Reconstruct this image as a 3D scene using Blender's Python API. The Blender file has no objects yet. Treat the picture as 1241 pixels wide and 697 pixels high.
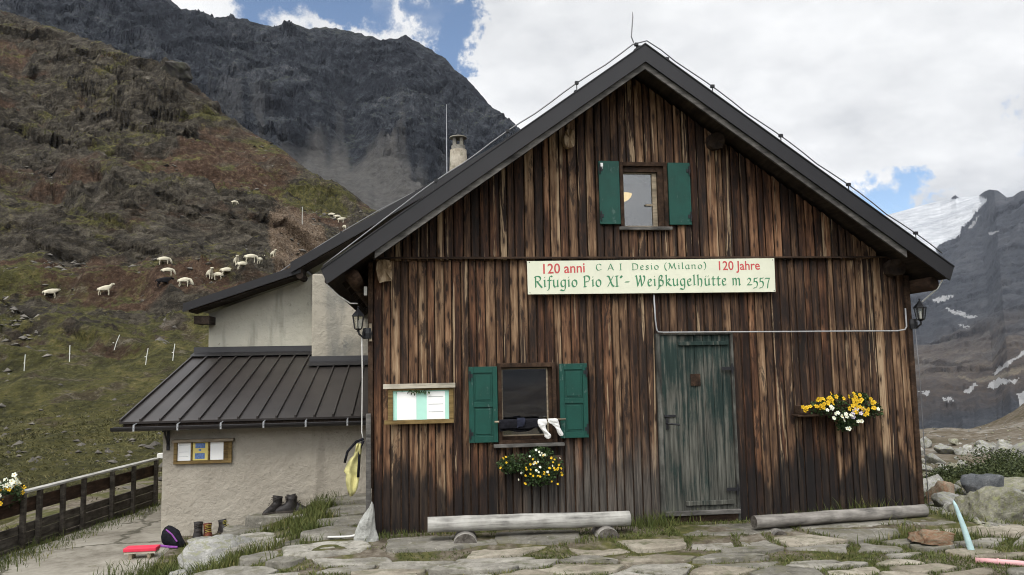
import bpy, bmesh, math, random
import numpy as np
from mathutils import Vector, Matrix

R = math.radians
scene = bpy.context.scene
col = scene.collection

# ------------------------------------------------------------------ camera
def set_camera():
    yaw, pitch, roll = R(6.912783), R(5.694852), R(-1.064426)
    f = Vector((math.sin(yaw) * math.cos(pitch), math.cos(yaw) * math.cos(pitch), math.sin(pitch)))
    r = Vector((math.cos(yaw), -math.sin(yaw), 0)); u = r.cross(f)
    r2 = r * math.cos(roll) + u * math.sin(roll); u2 = -r * math.sin(roll) + u * math.cos(roll)
    cd = bpy.data.cameras.new('camera'); cam = bpy.data.objects.new('camera', cd); col.objects.link(cam)
    M = Matrix((r2, u2, -f)).transposed().to_4x4(); M.translation = (0, -9, 1.7)
    cam.matrix_world = M
    cd.sensor_width = 36; cd.lens = 950 / 1241 * 36
    cd.clip_start = 0.05; cd.clip_end = 20000
    scene.camera = cam
set_camera()
CAMP = np.array([0, -9, 1.7])

# ------------------------------------------------------------------ sky, sun, exposure
SUN_EL, SUN_AZ = R(52), R(205)          # azimuth clockwise from +Y: behind the viewer, a little to the left
SKY_STRENGTH = 0.1
world = bpy.data.worlds.new('World'); scene.world = world; world.use_nodes = True
def build_sky():
    nt = world.node_tree; nt.nodes.clear()
    def n(t, **k):
        o = nt.nodes.new(t)
        for a, v in k.items(): setattr(o, a, v)
        return o
    L = nt.links.new
    def math_(op, a, b=None, c=None, clamp=False):
        m = n('ShaderNodeMath', operation=op, use_clamp=clamp)
        for i, v in enumerate((a, b, c)):
            if v is None: continue
            if hasattr(v, 'node'): L(v, m.inputs[i])
            else: m.inputs[i].default_value = v
        return m.outputs[0]
    def vmath(op, a, b):
        m = n('ShaderNodeVectorMath', operation=op)
        for i, v in enumerate((a, b)):
            if hasattr(v, 'node'): L(v, m.inputs[i])
            else: m.inputs[i].default_value = v
        return m
    def noise(vec, scale, detail=6, rough=.55, col_=False):
        m = n('ShaderNodeTexNoise'); L(vec, m.inputs['Vector']); m.inputs['Scale'].default_value = scale
        m.inputs['Detail'].default_value = detail; m.inputs['Roughness'].default_value = rough
        return m.outputs['Color' if col_ else 'Fac']
    def smooth(v, a, b, lo=0., hi=1.):
        m = n('ShaderNodeMapRange', interpolation_type='SMOOTHSTEP'); L(v, m.inputs[0])
        for i, q in enumerate((a, b, lo, hi)): m.inputs[i + 1].default_value = q
        return m.outputs[0]
    tc = n('ShaderNodeTexCoord'); d = tc.outputs['Generated']
    sky = n('ShaderNodeTexSky', sky_type='NISHITA', sun_disc=False, sun_elevation=SUN_EL, sun_rotation=SUN_AZ, altitude=2500)
    sep = n('ShaderNodeSeparateXYZ'); L(d, sep.inputs[0])
    # the cloud layer seen from below: flatten the direction onto a plane overhead
    zz = math_('ADD', math_('MAXIMUM', sep.outputs[2], 0.0), 0.28)
    cb = n('ShaderNodeCombineXYZ')
    L(math_('DIVIDE', sep.outputs[0], zz), cb.inputs[0]); L(math_('DIVIDE', sep.outputs[1], zz), cb.inputs[1])
    cb.inputs[2].default_value = 3.7
    pv = cb.outputs[0]
    big = noise(pv, 1.1, 7, .56); med = noise(pv, 2.9, 8, .6)
    # wobble for the cloud edges
    wob = vmath('SUBTRACT', noise(d, 9, 6, .65, True), (.5, .5, .5))
    wsc = vmath('SCALE', wob.outputs[0], (0, 0, 0)); wsc.inputs['Scale'].default_value = .2
    dd = vmath('NORMALIZE', vmath('ADD', d, wsc.outputs[0]).outputs[0], (0, 0, 0)).outputs[0]
    holes = None
    for az, e, w, s in ((-9.6, .475, 5.0, 1.), (-6.2, .462, 3.2, 1.), (-3.4, .47, 3.2, .85), (2.6, .44, 2.7, 1.), (1.2, .475, 2.6, .9), (32.6, .165, 3.4, 1.), (31.2, .185, 2.2, .8), (40.8, .232, 2.0, .55),
                        (70, .5, 14, 1.), (-75, .7, 12, .8), (150, .25, 10, .9), (-120, .3, 9, .9)):
        v = Vector((math.sin(R(az)), math.cos(R(az)), e)).normalized()
        dot = vmath('DOT_PRODUCT', dd, v).outputs['Value']
        g = math_('MULTIPLY', smooth(dot, math.cos(R(w)), math.cos(R(w * .3))), s)
        holes = g if holes is None else math_('MAXIMUM', holes, g)
    dens = math_('ADD', math_('MULTIPLY', math_('SUBTRACT', med, .5), 1.1), math_('SUBTRACT', .9, math_('MULTIPLY', holes, 1.1)))
    mask = smooth(dens, -.05, .6)
    shade = math_('ADD', math_('MULTIPLY', math_('SUBTRACT', big, .5), 2.5), math_('MULTIPLY', math_('SUBTRACT', med, .5), .9))
    ramp = n('ShaderNodeValToRGB'); L(math_('ADD', shade, .5), ramp.inputs[0])
    cr = ramp.color_ramp; cr.elements[0].position = .12; cr.elements[0].color = (3.3, 3.55, 3.95, 1)
    cr.elements[1].position = .85; cr.elements[1].color = (7.9, 7.95, 8.0, 1)
    e = cr.elements.new(.5); e.color = (6.0, 6.1, 6.25, 1)
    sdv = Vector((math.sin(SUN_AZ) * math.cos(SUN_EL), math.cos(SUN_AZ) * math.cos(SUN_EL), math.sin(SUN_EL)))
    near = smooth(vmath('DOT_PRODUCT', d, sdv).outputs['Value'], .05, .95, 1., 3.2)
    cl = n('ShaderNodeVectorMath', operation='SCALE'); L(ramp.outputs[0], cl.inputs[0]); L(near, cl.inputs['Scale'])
    mix = n('ShaderNodeMix', data_type='RGBA')
    L(mask, mix.inputs[0])
    br = n('ShaderNodeMix', data_type='RGBA', blend_type='MULTIPLY'); br.inputs[0].default_value = 1
    L(sky.outputs[0], br.inputs[6]); br.inputs[7].default_value = (1.25, 1.25, 1.2, 1)
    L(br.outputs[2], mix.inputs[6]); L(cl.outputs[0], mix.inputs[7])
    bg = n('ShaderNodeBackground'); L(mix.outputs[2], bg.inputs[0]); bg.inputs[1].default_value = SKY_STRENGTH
    out = n('ShaderNodeOutputWorld'); L(bg.outputs[0], out.inputs[0])
build_sky()

sd = bpy.data.lights.new('sun', 'SUN'); sun = bpy.data.objects.new('sun', sd); col.objects.link(sun)
sd.energy = 1.5; sd.angle = R(25); sd.color = (1, .95, .88)
sv = Vector((math.sin(SUN_AZ) * math.cos(SUN_EL), math.cos(SUN_AZ) * math.cos(SUN_EL), math.sin(SUN_EL)))
sun.rotation_euler = sv.to_track_quat('Z', 'Y').to_euler()

vs = scene.view_settings
vs.view_transform = 'Standard'; vs.look = 'None'; vs.exposure = 0.42; vs.gamma = 1.0; vs.use_curve_mapping = False
scene.cycles.max_bounces = 8; scene.cycles.diffuse_bounces = 3; scene.cycles.glossy_bounces = 3
scene.cycles.transparent_max_bounces = 8; scene.cycles.transmission_bounces = 4
scene.cycles.volume_bounces = 1
scene.cycles.use_denoising = True; scene.cycles.filter_width = 1.05

# ------------------------------------------------------------------ numpy noise
def _hash(i, j, s):
    h = (i.astype(np.int64) * 374761393 + j.astype(np.int64) * 668265263 + s * 1274126177) & 0xffffffff
    h = ((h ^ (h >> 13)) * 1103515245) & 0xffffffff
    h = ((h ^ (h >> 15)) * 2246822519) & 0xffffffff
    return ((h ^ (h >> 16)) & 0xffff) / 32767.5 - 1.0
def vn(x, y, s=0):
    x = np.asarray(x, float); y = np.asarray(y, float)
    i = np.floor(x); j = np.floor(y); u = x - i; v = y - j
    u = u * u * u * (u * (u * 6 - 15) + 10); v = v * v * v * (v * (v * 6 - 15) + 10)
    a = _hash(i, j, s); b = _hash(i + 1, j, s); c = _hash(i, j + 1, s); d = _hash(i + 1, j + 1, s)
    return (a * (1 - u) + b * u) * (1 - v) + (c * (1 - u) + d * u) * v
def fbm(x, y, o=4, s=0, g=.5):
    t = 0; a = 1.; k = 0
    x = np.asarray(x, float); y = np.asarray(y, float)
    for q in range(o):
        t = t + a * vn(x * 1.0, y * 1.0, s + q * 17); k += a; a *= g
        x, y = (x * .8 - y * .6) * 2.03 + 5.1, (x * .6 + y * .8) * 2.03 + 1.7
    return t / k
def ridged(x, y, o=4, s=0, g=.5):
    t = 0; a = 1.; k = 0
    x = np.asarray(x, float); y = np.asarray(y, float)
    for q in range(o):
        t = t + a * (1 - 2 * np.abs(vn(x, y, s + q * 13))); k += a; a *= g
        x, y = (x * .8 - y * .6) * 2.07 + 3.3, (x * .6 + y * .8) * 2.07 + 7.7
    return t / k
def crags(x, y, z, h, w, dip, seed, warp=1., ribs=0.):
    """bedded, jointed rock: every block of every layer stands out by its own amount (0..1)"""
    b = (z + dip * x + warp * h * 2.2 * fbm(x / (9 * h), y / (9 * h), 2, seed)) / h
    L = np.floor(b); fb = b - L
    lj = _hash(L, L * 0 + 3, seed) * 7.3
    u = (x * .9 + y * .35) / w + lj + .9 * fbm(x / (2.2 * w), z / (1.2 * w), 3, seed + 5); K = np.floor(u); fu = u - K
    p = .5 + .75 * vn(u, L * 3.7, seed + 9)
    if ribs: p = lerp(p, .5 + .5 * _hash(L, K, seed + 9), ribs)
    tilt = 0; e = 1; e2 = np.minimum(np.minimum(fb, 1 - fb) * 6, 1)
    return (p + tilt) * (.55 + .45 * e) * (.5 + .5 * e2)
def sst(v, a, b):
    t = np.clip((np.asarray(v, float) - a) / (b - a), 0, 1); return t * t * (3 - 2 * t)
def lerp(a, b, t): return a + (b - a) * t

# ------------------------------------------------------------------ node helper for materials
class NT:
    def __init__(s, name):
        s.m = bpy.data.materials.new(name); s.m.use_nodes = True; s.t = s.m.node_tree; s.t.nodes.clear()
        s.out = s.t.nodes.new('ShaderNodeOutputMaterial')
    def put(s, sock, v):
        if v is None: return
        if hasattr(v, 'node'): s.t.links.new(v, sock)
        elif isinstance(v, (tuple, list)) and len(v) == 3 and sock.type == 'RGBA': sock.default_value = (*v, 1)
        else: sock.default_value = v
    def add(s, ty, props=None, **ins):
        n = s.t.nodes.new(ty)
        for k, v in (props or {}).items(): setattr(n, k, v)
        for k, v in ins.items():
            s.put(n.inputs[int(k[1:])] if k[0] == '_' and k[1:].isdigit() else n.inputs[k.replace('_', ' ')], v)
        return n
    def obj(s): return s.add('ShaderNodeTexCoord').outputs['Object']
    def map(s, v, sc=(1, 1, 1), loc=(0, 0, 0)): return s.add('ShaderNodeMapping', _0=v, _1=loc, _3=sc).outputs[0]
    def noise(s, v, scale, detail=4, rough=.55, color=False, dist=0.):
        n = s.add('ShaderNodeTexNoise', Vector=v, Scale=scale, Detail=detail, Roughness=rough, Distortion=dist)
        return n.outputs['Color' if color else 'Fac']
    def voro(s, v, scale, feature='F1', out='Distance', rnd=1.):
        return s.add('ShaderNodeTexVoronoi', {'feature': feature}, Vector=v, Scale=scale, Randomness=rnd).outputs[out]
    def ramp(s, f, stops, interp='LINEAR'):
        n = s.add('ShaderNodeValToRGB', _0=f); cr = n.color_ramp; cr.interpolation = interp
        while len(cr.elements) < len(stops): cr.elements.new(.5)
        for e, (p, c) in zip(cr.elements, stops):
            e.position = p; e.color = (*c, 1) if len(c) == 3 else c
        return n.outputs[0]
    def mix(s, f, a, b, blend='MIX'):
        n = s.add('ShaderNodeMix', {'data_type': 'RGBA', 'blend_type': blend}, _0=f); s.put(n.inputs[6], a); s.put(n.inputs[7], b); return n.outputs[2]
    def math(s, op, a, b=None, c=None, clamp=False):
        n = s.add('ShaderNodeMath', {'operation': op, 'use_clamp': clamp}, _0=a)
        if b is not None: s.put(n.inputs[1], b)
        if c is not None: s.put(n.inputs[2], c)
        return n.outputs[0]
    def range(s, v, a, b, lo=0., hi=1.):
        return s.add('ShaderNodeMapRange', {'interpolation_type': 'SMOOTHSTEP'}, _0=v, _1=a, _2=b, _3=lo, _4=hi).outputs[0]
    def sep(s, v):
        n = s.add('ShaderNodeSeparateXYZ', _0=v); return n.outputs
    def attr(s, name, out='Color'): return s.add('ShaderNodeAttribute', {'attribute_name': name}).outputs[out]
    def rnd(s): return s.add('ShaderNodeObjectInfo').outputs['Random']
    def bump(s, h, strength=.5, dist=.02, normal=None):
        n = s.add('ShaderNodeBump', Height=h, Strength=strength, Distance=dist)
        if normal is not None: s.put(n.inputs['Normal'], normal)
        return n.outputs[0]
    def bsdf(s, color, rough=.8, normal=None, spec=.3, metal=0., **k):
        n = s.add('ShaderNodeBsdfPrincipled', **{'Base_Color': color, 'Roughness': rough, 'Metallic': metal, 'Specular_IOR_Level': spec}, **k)
        if normal is not None: s.put(n.inputs['Normal'], normal)
        s.t.links.new(n.outputs[0], s.out.inputs[0]); return s.m

M = {}
def simple(name, c, rough=.7, var=.25, scale=12, bump=.15, spec=.3, metal=0., dist=.01):
    s = NT(name); o = s.obj()
    n = s.noise(o, scale, 5, .6)
    d = tuple(x * (1 - var) for x in c); b = tuple(min(1, x * (1 + var)) for x in c)
    colr = s.ramp(n, [(.3, d), (.7, b)])
    return s.bsdf(colr, rough, s.bump(s.noise(o, scale * 4, 4), bump, dist), spec, metal)

def mat_boards():
    s = NT('weathered_boards'); o = s.obj(); t = s.add('ShaderNodeAttribute', {'attribute_name': 'tone'}); tc = s.sep(t.outputs['Vector'])
    r1, r2, r3 = tc[0], tc[1], tc[2]
    off = s.add('ShaderNodeCombineXYZ', _0=s.math('MULTIPLY', r2, 13.), _1=0., _2=s.math('MULTIPLY', r1, 31.)).outputs[0]
    p = s.add('ShaderNodeVectorMath', {'operation': 'ADD'}, _0=o, _1=off).outputs[0]
    g1 = s.noise(s.map(p, (20, 20, .75)), 1, 6, .62, dist=.4)
    g2 = s.noise(s.map(p, (110, 110, 4)), 1, 4, .6)
    g3 = s.noise(s.map(p, (13, 13, 1.5)), 1, 5, .65)
    f = s.math('ADD', s.math('ADD', s.math('MULTIPLY', r1, .46), s.math('MULTIPLY', s.math('ADD', s.noise(s.map(o, (1.1, .2, .7), (4, 0, 2)), 1, 5, .6), -.28), .75)), s.math('MULTIPLY', s.math('SUBTRACT', g1, .5), 1.15))
    f = s.math('ADD', f, s.math('MULTIPLY', s.math('SUBTRACT', g2, .5), .5))
    f = s.math('ADD', f, s.math('MULTIPLY', s.math('SUBTRACT', g3, .5), 1.15))
    c = s.ramp(f, [(.0, (.012, .008, .006)), (.22, (.028, .016, .011)), (.40, (.076, .042, .024)), (.56, (.16, .094, .052)), (.74, (.27, .175, .102)), (1., (.44, .325, .21))])
    red = s.mix(1, c, (1.0, .83, .77), 'MULTIPLY')
    c = s.mix(s.range(r2, .45, .9), c, red)
    # crisp bleached sapwood edges
    sap = s.noise(s.map(p, (12, 12, .42), (0, 0, 4)), 1, 5, .7, dist=.7)
    c = s.mix(s.math('MULTIPLY', s.range(s.math('ADD', sap, s.math('MULTIPLY', r3, .10)), .655, .68), s.range(g2, .3, .6, .4, .9)), c, (.36, .26, .16))
    # knots
    ps = s.sep(s.map(p, (10.5, 1, 2.9)))
    kv = s.add('ShaderNodeCombineXYZ', _0=s.math('ADD', ps[0], s.math('MULTIPLY', s.math('SUBTRACT', g2, .5), .12)), _1=ps[2], _2=0.).outputs[0]
    vk = s.add('ShaderNodeTexVoronoi', {'voronoi_dimensions': '2D'}, Vector=kv, Scale=1.)
    kn = s.math('ADD', vk.outputs['Distance'], s.math('MULTIPLY', s.sep(vk.outputs['Color'])[0], .13))
    km = s.range(kn, .11, .19, 1, 0)
    ring = s.math('MULTIPLY', s.range(kn, .36, .18), .5)
    c = s.mix(ring, c, (.05, .024, .012))
    crack = s.range(s.noise(s.map(p, (75, 75, .9), (3, 0, 9)), 1, 3, .5, dist=.8), .33, .29)
    c = s.mix(s.math('MULTIPLY', crack, .85), c, (.010, .006, .005))
    c = s.mix(s.math('MULTIPLY', km, .85), c, (.013, .008, .006))
    # dark tar-like blotches
    bl = s.range(s.noise(s.map(p, (7, 7, 1.3)), 1, 6, .72, dist=.6), .54, .62)
    c = s.mix(s.math('MULTIPLY', bl, .8), c, (.012, .008, .007))
    # bleached grey stretch, damp black foot
    xyz = s.sep(o)
    zg = s.math('ADD', xyz[2], s.math('MULTIPLY', s.math('SUBTRACT', s.noise(s.map(p, (7, 7, .7)), 1, 4), .5), 1.5))
    gx = s.noise(s.map(o, (.75, .2, .1), (2.15, 0, 0)), 1, 2)
    gxx = s.math('ADD', xyz[0], s.math('MULTIPLY', s.math('SUBTRACT', gx, .5), 1.2))
    gm = s.math('MULTIPLY', s.range(zg, 1.0, .2), s.math('MULTIPLY', s.range(gxx, .9, 1.3), s.range(gxx, 3.1, 2.7)))
    grey = s.ramp(s.math('ADD', g1, s.math('MULTIPLY', s.math('SUBTRACT', g2, .5), .8)), [(.25, (.025, .022, .02)), (.5, (.085, .075, .064)), (.75, (.19, .175, .15))])
    c = s.mix(s.math('MULTIPLY', gm, .8), c, grey)
    zf = s.math('ADD', xyz[2], s.math('MULTIPLY', s.math('SUBTRACT', s.noise(s.map(o, (4.5, 4.5, .6)), 1, 4, .6), .5), 1.5))
    fm = s.math('MULTIPLY', s.range(zf, .62, .38), s.math('SUBTRACT', 1, s.math('MULTIPLY', gm, .75)))
    c = s.mix(s.math('MULTIPLY', fm, .87), c, (.008, .007, .007))
    h = s.math('ADD', s.math('MULTIPLY', g1, .7), s.math('MULTIPLY', g2, .35))
    h = s.math('SUBTRACT', h, s.math('MULTIPLY', km, .2))
    return s.bsdf(c, .78, s.bump(h, .8, .012), .25)

def mat_oldwood(name, lo, mid, hi, sx=(3, 40, 40), rough=.85, bump=.6):
    s = NT(name); o = s.obj(); r = s.rnd()
    off = s.add('ShaderNodeCombineXYZ', _0=s.math('MULTIPLY', r, 17.), _1=s.math('MULTIPLY', r, 7.), _2=s.math('MULTIPLY', r, 11.)).outputs[0]
    p = s.add('ShaderNodeVectorMath', {'operation': 'ADD'}, _0=o, _1=off).outputs[0]
    g1 = s.noise(s.map(p, sx), 1, 6, .65, dist=.3); g2 = s.noise(p, 5, 4)
    f = s.math('ADD', g1, s.math('MULTIPLY', s.math('SUBTRACT', g2, .5), .7))
    return s.bsdf(s.ramp(f, [(.25, lo), (.5, mid), (.78, hi)]), rough, s.bump(g1, bump, .01), .2)

def mat_plaster(name, base, dark, patch, scale=1.2, rough_scale=16):
    s = NT(name); o = s.obj()
    n = s.noise(o, scale, 6, .6); n2 = s.noise(o, rough_scale, 5, .65); n3 = s.noise(s.map(o, (3, 3, .5)), 1, 4)
    c = s.ramp(n, [(.3, dark), (.55, base), (.75, tuple(min(1, x * 1.12) for x in base))])
    c = s.mix(s.range(n3, .56, .7, 0, .5), c, patch)
    c = s.mix(s.range(s.noise(o, 2.6, 5, .6), .66, .71, 0, .8), c, patch)
    c = s.mix(s.range(n2, .62, .74, 0, .55), c, tuple(x * .45 for x in base))
    v = s.voro(o, rough_scale * 1.6)
    h = s.math('ADD', s.math('MULTIPLY', n2, 1.0), s.math('MULTIPLY', s.noise(o, rough_scale * .35, 4, .6), 1.2))
    return s.bsdf(c, .92, s.bump(h, .8, .03), .15)

def mat_rock(name, lo, mid, hi, lichen=None, scale=3., bump=.9, moss=0.):
    s = NT(name); o = s.obj(); r = s.rnd()
    off = s.add('ShaderNodeCombineXYZ', _0=s.math('MULTIPLY', r, 37.), _1=s.math('MULTIPLY', r, 53.), _2=s.math('MULTIPLY', r, 19.)).outputs[0]
    p = s.add('ShaderNodeVectorMath', {'operation': 'ADD'}, _0=o, _1=off).outputs[0]
    n = s.noise(p, scale, 8, .66); n2 = s.noise(p, scale * 9, 6, .7)
    f = s.math('ADD', s.math('MULTIPLY', n, .75), s.math('MULTIPLY', n2, .3))
    f = s.math('ADD', f, s.math('MULTIPLY', s.math('SUBTRACT', r, .5), .22))
    c = s.ramp(f, [(.33, lo), (.52, mid), (.7, hi)])
    if lichen:
        c = s.mix(s.range(s.noise(p, scale * 2.3, 7, .7), .5, .6, 0, .8), c, lichen)
    c = s.mix(s.range(s.voro(p, scale * 14), .16, .05, 0, .6), c, tuple(x * .4 for x in lo))
    c = s.mix(s.range(s.noise(p, scale * 5, 6, .75), .60, .66, 0, .5), c, tuple(min(1, x * 1.25) for x in hi))
    c = s.mix(s.range(s.noise(p, scale * 3.1, 6, .75, dist=.5), .58, .68, 0, .6), c, tuple(x * .7 for x in lo))
    if moss:
        nz = s.sep(s.add('ShaderNodeNewGeometry').outputs['Normal'])[2]
        mm = s.math('MULTIPLY', s.range(nz, .5, .9), s.range(s.noise(p, scale * 1.4, 6, .7), .55, .68))
        c = s.mix(s.math('MULTIPLY', mm, moss), c, (.06, .07, .018))
    h = s.math('ADD', n, s.math('MULTIPLY', n2, .5))
    return s.bsdf(c, .9, s.bump(h, bump, .05), .2)

def mat_paint(name, base, worn, amount=.5, rough=.55):
    s = NT(name); o = s.obj()
    n = s.noise(s.map(o, (30, 30, 3)), 1, 5, .6); n2 = s.noise(o, 7, 6, .7)
    c = s.mix(s.range(n2, .3, .75), base, tuple(x * .72 for x in base))
    w = s.range(s.math('ADD', n2, s.math('MULTIPLY', s.math('SUBTRACT', n, .5), .5)), .62, .7)
    c = s.mix(s.math('MULTIPLY', w, amount), c, worn)
    return s.bsdf(c, rough, s.bump(n, .35, .006), .35)

M['boards'] = mat_boards()
M['darkwood'] = mat_oldwood('dark_timber', (.012, .008, .006), (.035, .02, .012), (.08, .048, .03), (20, 2.5, 20))
M['darkwood_x'] = mat_oldwood('dark_timber_long', (.012, .008, .006), (.04, .024, .015), (.085, .055, .036), (2.5, 25, 25))
M['endgrain_light'] = mat_oldwood('splintered_endgrain', (.05, .035, .022), (.23, .16, .095), (.47, .37, .25), (26, 26, 3.5))
M['endgrain_dark'] = mat_oldwood('dark_endgrain', (.01, .007, .006), (.03, .02, .014), (.06, .042, .03), (12, 12, 12))
M['log'] = mat_oldwood('silvered_log', (.12, .115, .105), (.33, .32, .29), (.5, .485, .45), (1.6, 22, 22))
M['log_grey'] = mat_oldwood('grey_log', (.075, .07, .064), (.2, .185, .165), (.33, .31, .28), (1.6, 22, 22))
M['log_end'] = mat_oldwood('log_endgrain', (.03, .025, .02), (.09, .08, .068), (.18, .165, .145), (25, 25, 25))
M['frame_wood'] = mat_oldwood('greyed_frame_wood', (.11, .09, .065), (.25, .205, .145), (.4, .34, .25), (3, 30, 30), bump=.35)
M['yellow_wood'] = mat_oldwood('yellowed_board_wood', (.07, .045, .018), (.17, .115, .045), (.3, .21, .09), (3, 30, 30), bump=.35)
M['pale_plank'] = mat_oldwood('pale_plank', (.22, .2, .16), (.42, .38, .3), (.56, .51, .41), (3, 30, 30), bump=.3)
M['fence_wood'] = mat_oldwood('dark_fence_wood', (.018, .015, .011), (.055, .046, .036), (.12, .105, .085), (14, 2.2, 22))
M['fence_rail'] = mat_oldwood('bleached_rail_wood', (.15, .145, .13), (.33, .32, .29), (.47, .46, .42), (14, 2.2, 22))
M['rake_wood'] = mat_oldwood('grey_rake_board', (.03, .028, .026), (.085, .08, .073), (.17, .16, .145), (5, 20, 20))
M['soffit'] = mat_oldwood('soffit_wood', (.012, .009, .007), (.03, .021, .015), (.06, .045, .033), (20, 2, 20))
M['fascia'] = simple('grey_sheet_metal', (.019, .018, .019), .45, .12, 3, .04, .5, .35)
M['roofmetal'] = simple('brown_sheet_metal', (.028, .023, .021), .38, .3, 1.6, .06, .5, .25)
M['gutter'] = simple('dark_gutter_metal', (.03, .028, .029), .4, .15, 5, .03, .5, .4)
M['galv'] = simple('galvanised_metal', (.42, .43, .44), .4, .15, 20, .05, .5, .6)
M['conduit'] = simple('grey_conduit', (.33, .33, .33), .5, .2, 12, .02)
M['wire'] = simple('bare_wire', (.16, .16, .165), .45, .1, 30, 0, .5, .5)
M['white_cable'] = simple('white_cable', (.62, .61, .57), .5, .1, 20, 0)
M['black_metal'] = simple('black_iron', (.012, .012, .014), .5, .3, 30, .1, .4)
M['plaster'] = mat_plaster('beige_render', (.38, .345, .285), (.30, .27, .22), (.2, .18, .145), .9, 14)
M['plaster_cream'] = mat_plaster('cream_render', (.5, .475, .39), (.4, .375, .3), (.21, .195, .155), 1.0, 9)
M['plaster_grey'] = mat_plaster('grey_stained_render', (.34, .31, .25), (.2, .195, .17), (.15, .15, .135), 1.6, 10)
M['stone'] = mat_rock('grey_flagstone', (.085, .079, .063), (.205, .192, .162), (.35, .33, .285), (.15, .14, .10), 2.2, .8, .6)
M['stone_tan'] = mat_rock('tan_flagstone', (.10, .085, .062), (.24, .21, .162), (.37, .335, .27), (.17, .16, .11), 2.2, .8, .6)
M['boulder'] = mat_rock('grey_boulder_rock', (.12, .115, .105), (.24, .235, .215), (.4, .39, .36), (.22, .22, .13), 1.6, .8, .15)
M['lichen_rock'] = mat_rock('lichen_covered_rock', (.11, .105, .08), (.24, .23, .175), (.40, .38, .31), (.23, .235, .11), 3.2, 1.)
M['blue_rock'] = mat_rock('bluish_rock', (.07, .075, .08), (.15, .155, .16), (.3, .3, .3), None, 2, .8)
M['orange_rock'] = mat_rock('rusty_rock', (.14, .065, .035), (.25, .15, .09), (.34, .27, .2), (.24, .22, .15), 2.2, .8)
M['green'] = mat_paint('green_shutter_paint', (.005, .062, .045), (.10, .16, .135), .5)
M['door'] = None
def mat_door():
    s = NT('worn_green_door'); o = s.obj()
    n = s.noise(s.map(o, (34, 34, 1.6)), 1, 6, .65); n2 = s.noise(s.map(o, (4, 4, 2)), 1, 6, .7)
    wood = s.ramp(n, [(.28, (.018, .018, .015)), (.5, (.062, .062, .052)), (.74, (.15, .15, .125))])
    paint = s.ramp(n, [(.3, (.008, .017, .015)), (.7, (.024, .045, .038))])
    m = s.range(s.math('ADD', n2, s.math('ADD', s.math('MULTIPLY', s.sep(o)[2], .1), s.math('MULTIPLY', s.math('SUBTRACT', n, .5), -.8))), .52, .78)
    return s.bsdf(s.mix(m, wood, paint), .75, s.bump(n, .6, .01), .25)
M['door'] = mat_door()
M['door_frame'] = mat_oldwood('flaked_door_frame', (.02, .02, .018), (.06, .06, .052), (.16, .155, .135), (25, 25, 2.5))
M['sign'] = simple('cream_sign_panel', (.70, .71, .56), .5, .05, 6, .02)
M['sign_green'] = simple('sign_green_paint', (.06, .22, .11), .6, .15, 40, 0)
M['sign_red'] = simple('sign_red_paint', (.52, .085, .085), .6, .15, 40, 0)
M['paper'] = simple('white_paper', (.9, .9, .87), .6, .03, 6, .01)
M['mint'] = simple('mint_paper', (.45, .76, .64), .6, .05, 6, .01)
M['ink'] = simple('faded_print', (.36, .37, .36), .7, .1, 30, 0)
M['poster_yellow'] = simple('yellow_poster', (.72, .6, .2), .6, .08, 6, 0)
M['poster_blue'] = simple('blue_poster_print', (.12, .2, .4), .6, .5, 60, 0)
M['black_cloth'] = simple('black_cloth', (.012, .012, .015), .95, .5, 25, .5, .1)
M['navy_cloth'] = simple('navy_cloth', (.02, .022, .035), .95, .4, 25, .5, .1)
M['white_cloth'] = simple('white_wool', (.72, .71, .68), .95, .08, 25, .4, .1)
M['yellow_cloth'] = simple('yellow_cloth', (.5, .46, .2), .75, .35, 7, .6, .2)
M['red_plastic'] = simple('red_fabric', (.62, .035, .07), .6, .12, 10, .1)
M['leather'] = simple('dark_boot_leather', (.022, .019, .018), .55, .45, 30, .3)
M['sole'] = simple('boot_sole_rubber', (.05, .042, .035), .8, .3, 30, .2)
M['lace_yellow'] = simple('yellow_laces', (.28, .24, .04), .7, .1, 30, 0)
M['boot_orange'] = simple('orange_boot_fabric', (.10, .026, .012), .6, .9, 12, .1)
M['purple'] = simple('purple_strap', (.2, .05, .25), .6, .2, 30, 0)
M['petal_yellow'] = simple('yellow_petal', (.62, .40, .015), .6, .15, 40, 0)
M['petal_orange'] = simple('orange_flower_eye', (.4, .2, .01), .6, .15, 40, 0)
M['petal_white'] = simple('white_petal', (.74, .76, .62), .6, .08, 40, 0)
M['petal_purple'] = simple('dark_purple_petal', (.04, .008, .045), .6, .3, 40, 0)
M['petal_mauve'] = simple('pale_mauve_petal', (.5, .47, .55), .6, .1, 40, 0)
M['wool'] = simple('sheep_wool', (.5, .46, .35), .95, .12, 5, .5, .1)
M['black_wool'] = simple('black_sheep_wool', (.012, .011, .012), .95, .3, 5, .5, .1)
M['post_white'] = simple('white_plastic_post', (.68, .68, .63), .5, .05, 20, 0)
M['pole_blue'] = mat_paint('pale_blue_flaking_paint', (.42, .58, .58), (.62, .62, .56), .6)
M['pipe_pink'] = simple('faded_pink_pipe', (.6, .33, .33), .6, .12, 8, .05)
M['path'] = None
def mat_leaf(name, a, b):
    s = NT(name); t = s.sep(s.attr('tone'))
    c = s.ramp(t[0], [(0, a), (1, b)])
    return s.bsdf(c, .6, None, .25)
M['shrub_leaf'] = mat_leaf('juniper_leaves', (.02, .03, .010), (.075, .09, .03))
M['leaf'] = mat_leaf('flower_leaves', (.010, .022, .007), (.055, .095, .026))
def mat_grass(name, a, b, d):
    s = NT(name); t = s.sep(s.attr('tone'))
    c = s.ramp(t[0], [(0, a), (.6, b), (1, d)])
    return s.bsdf(c, .7, None, .2)
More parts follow.
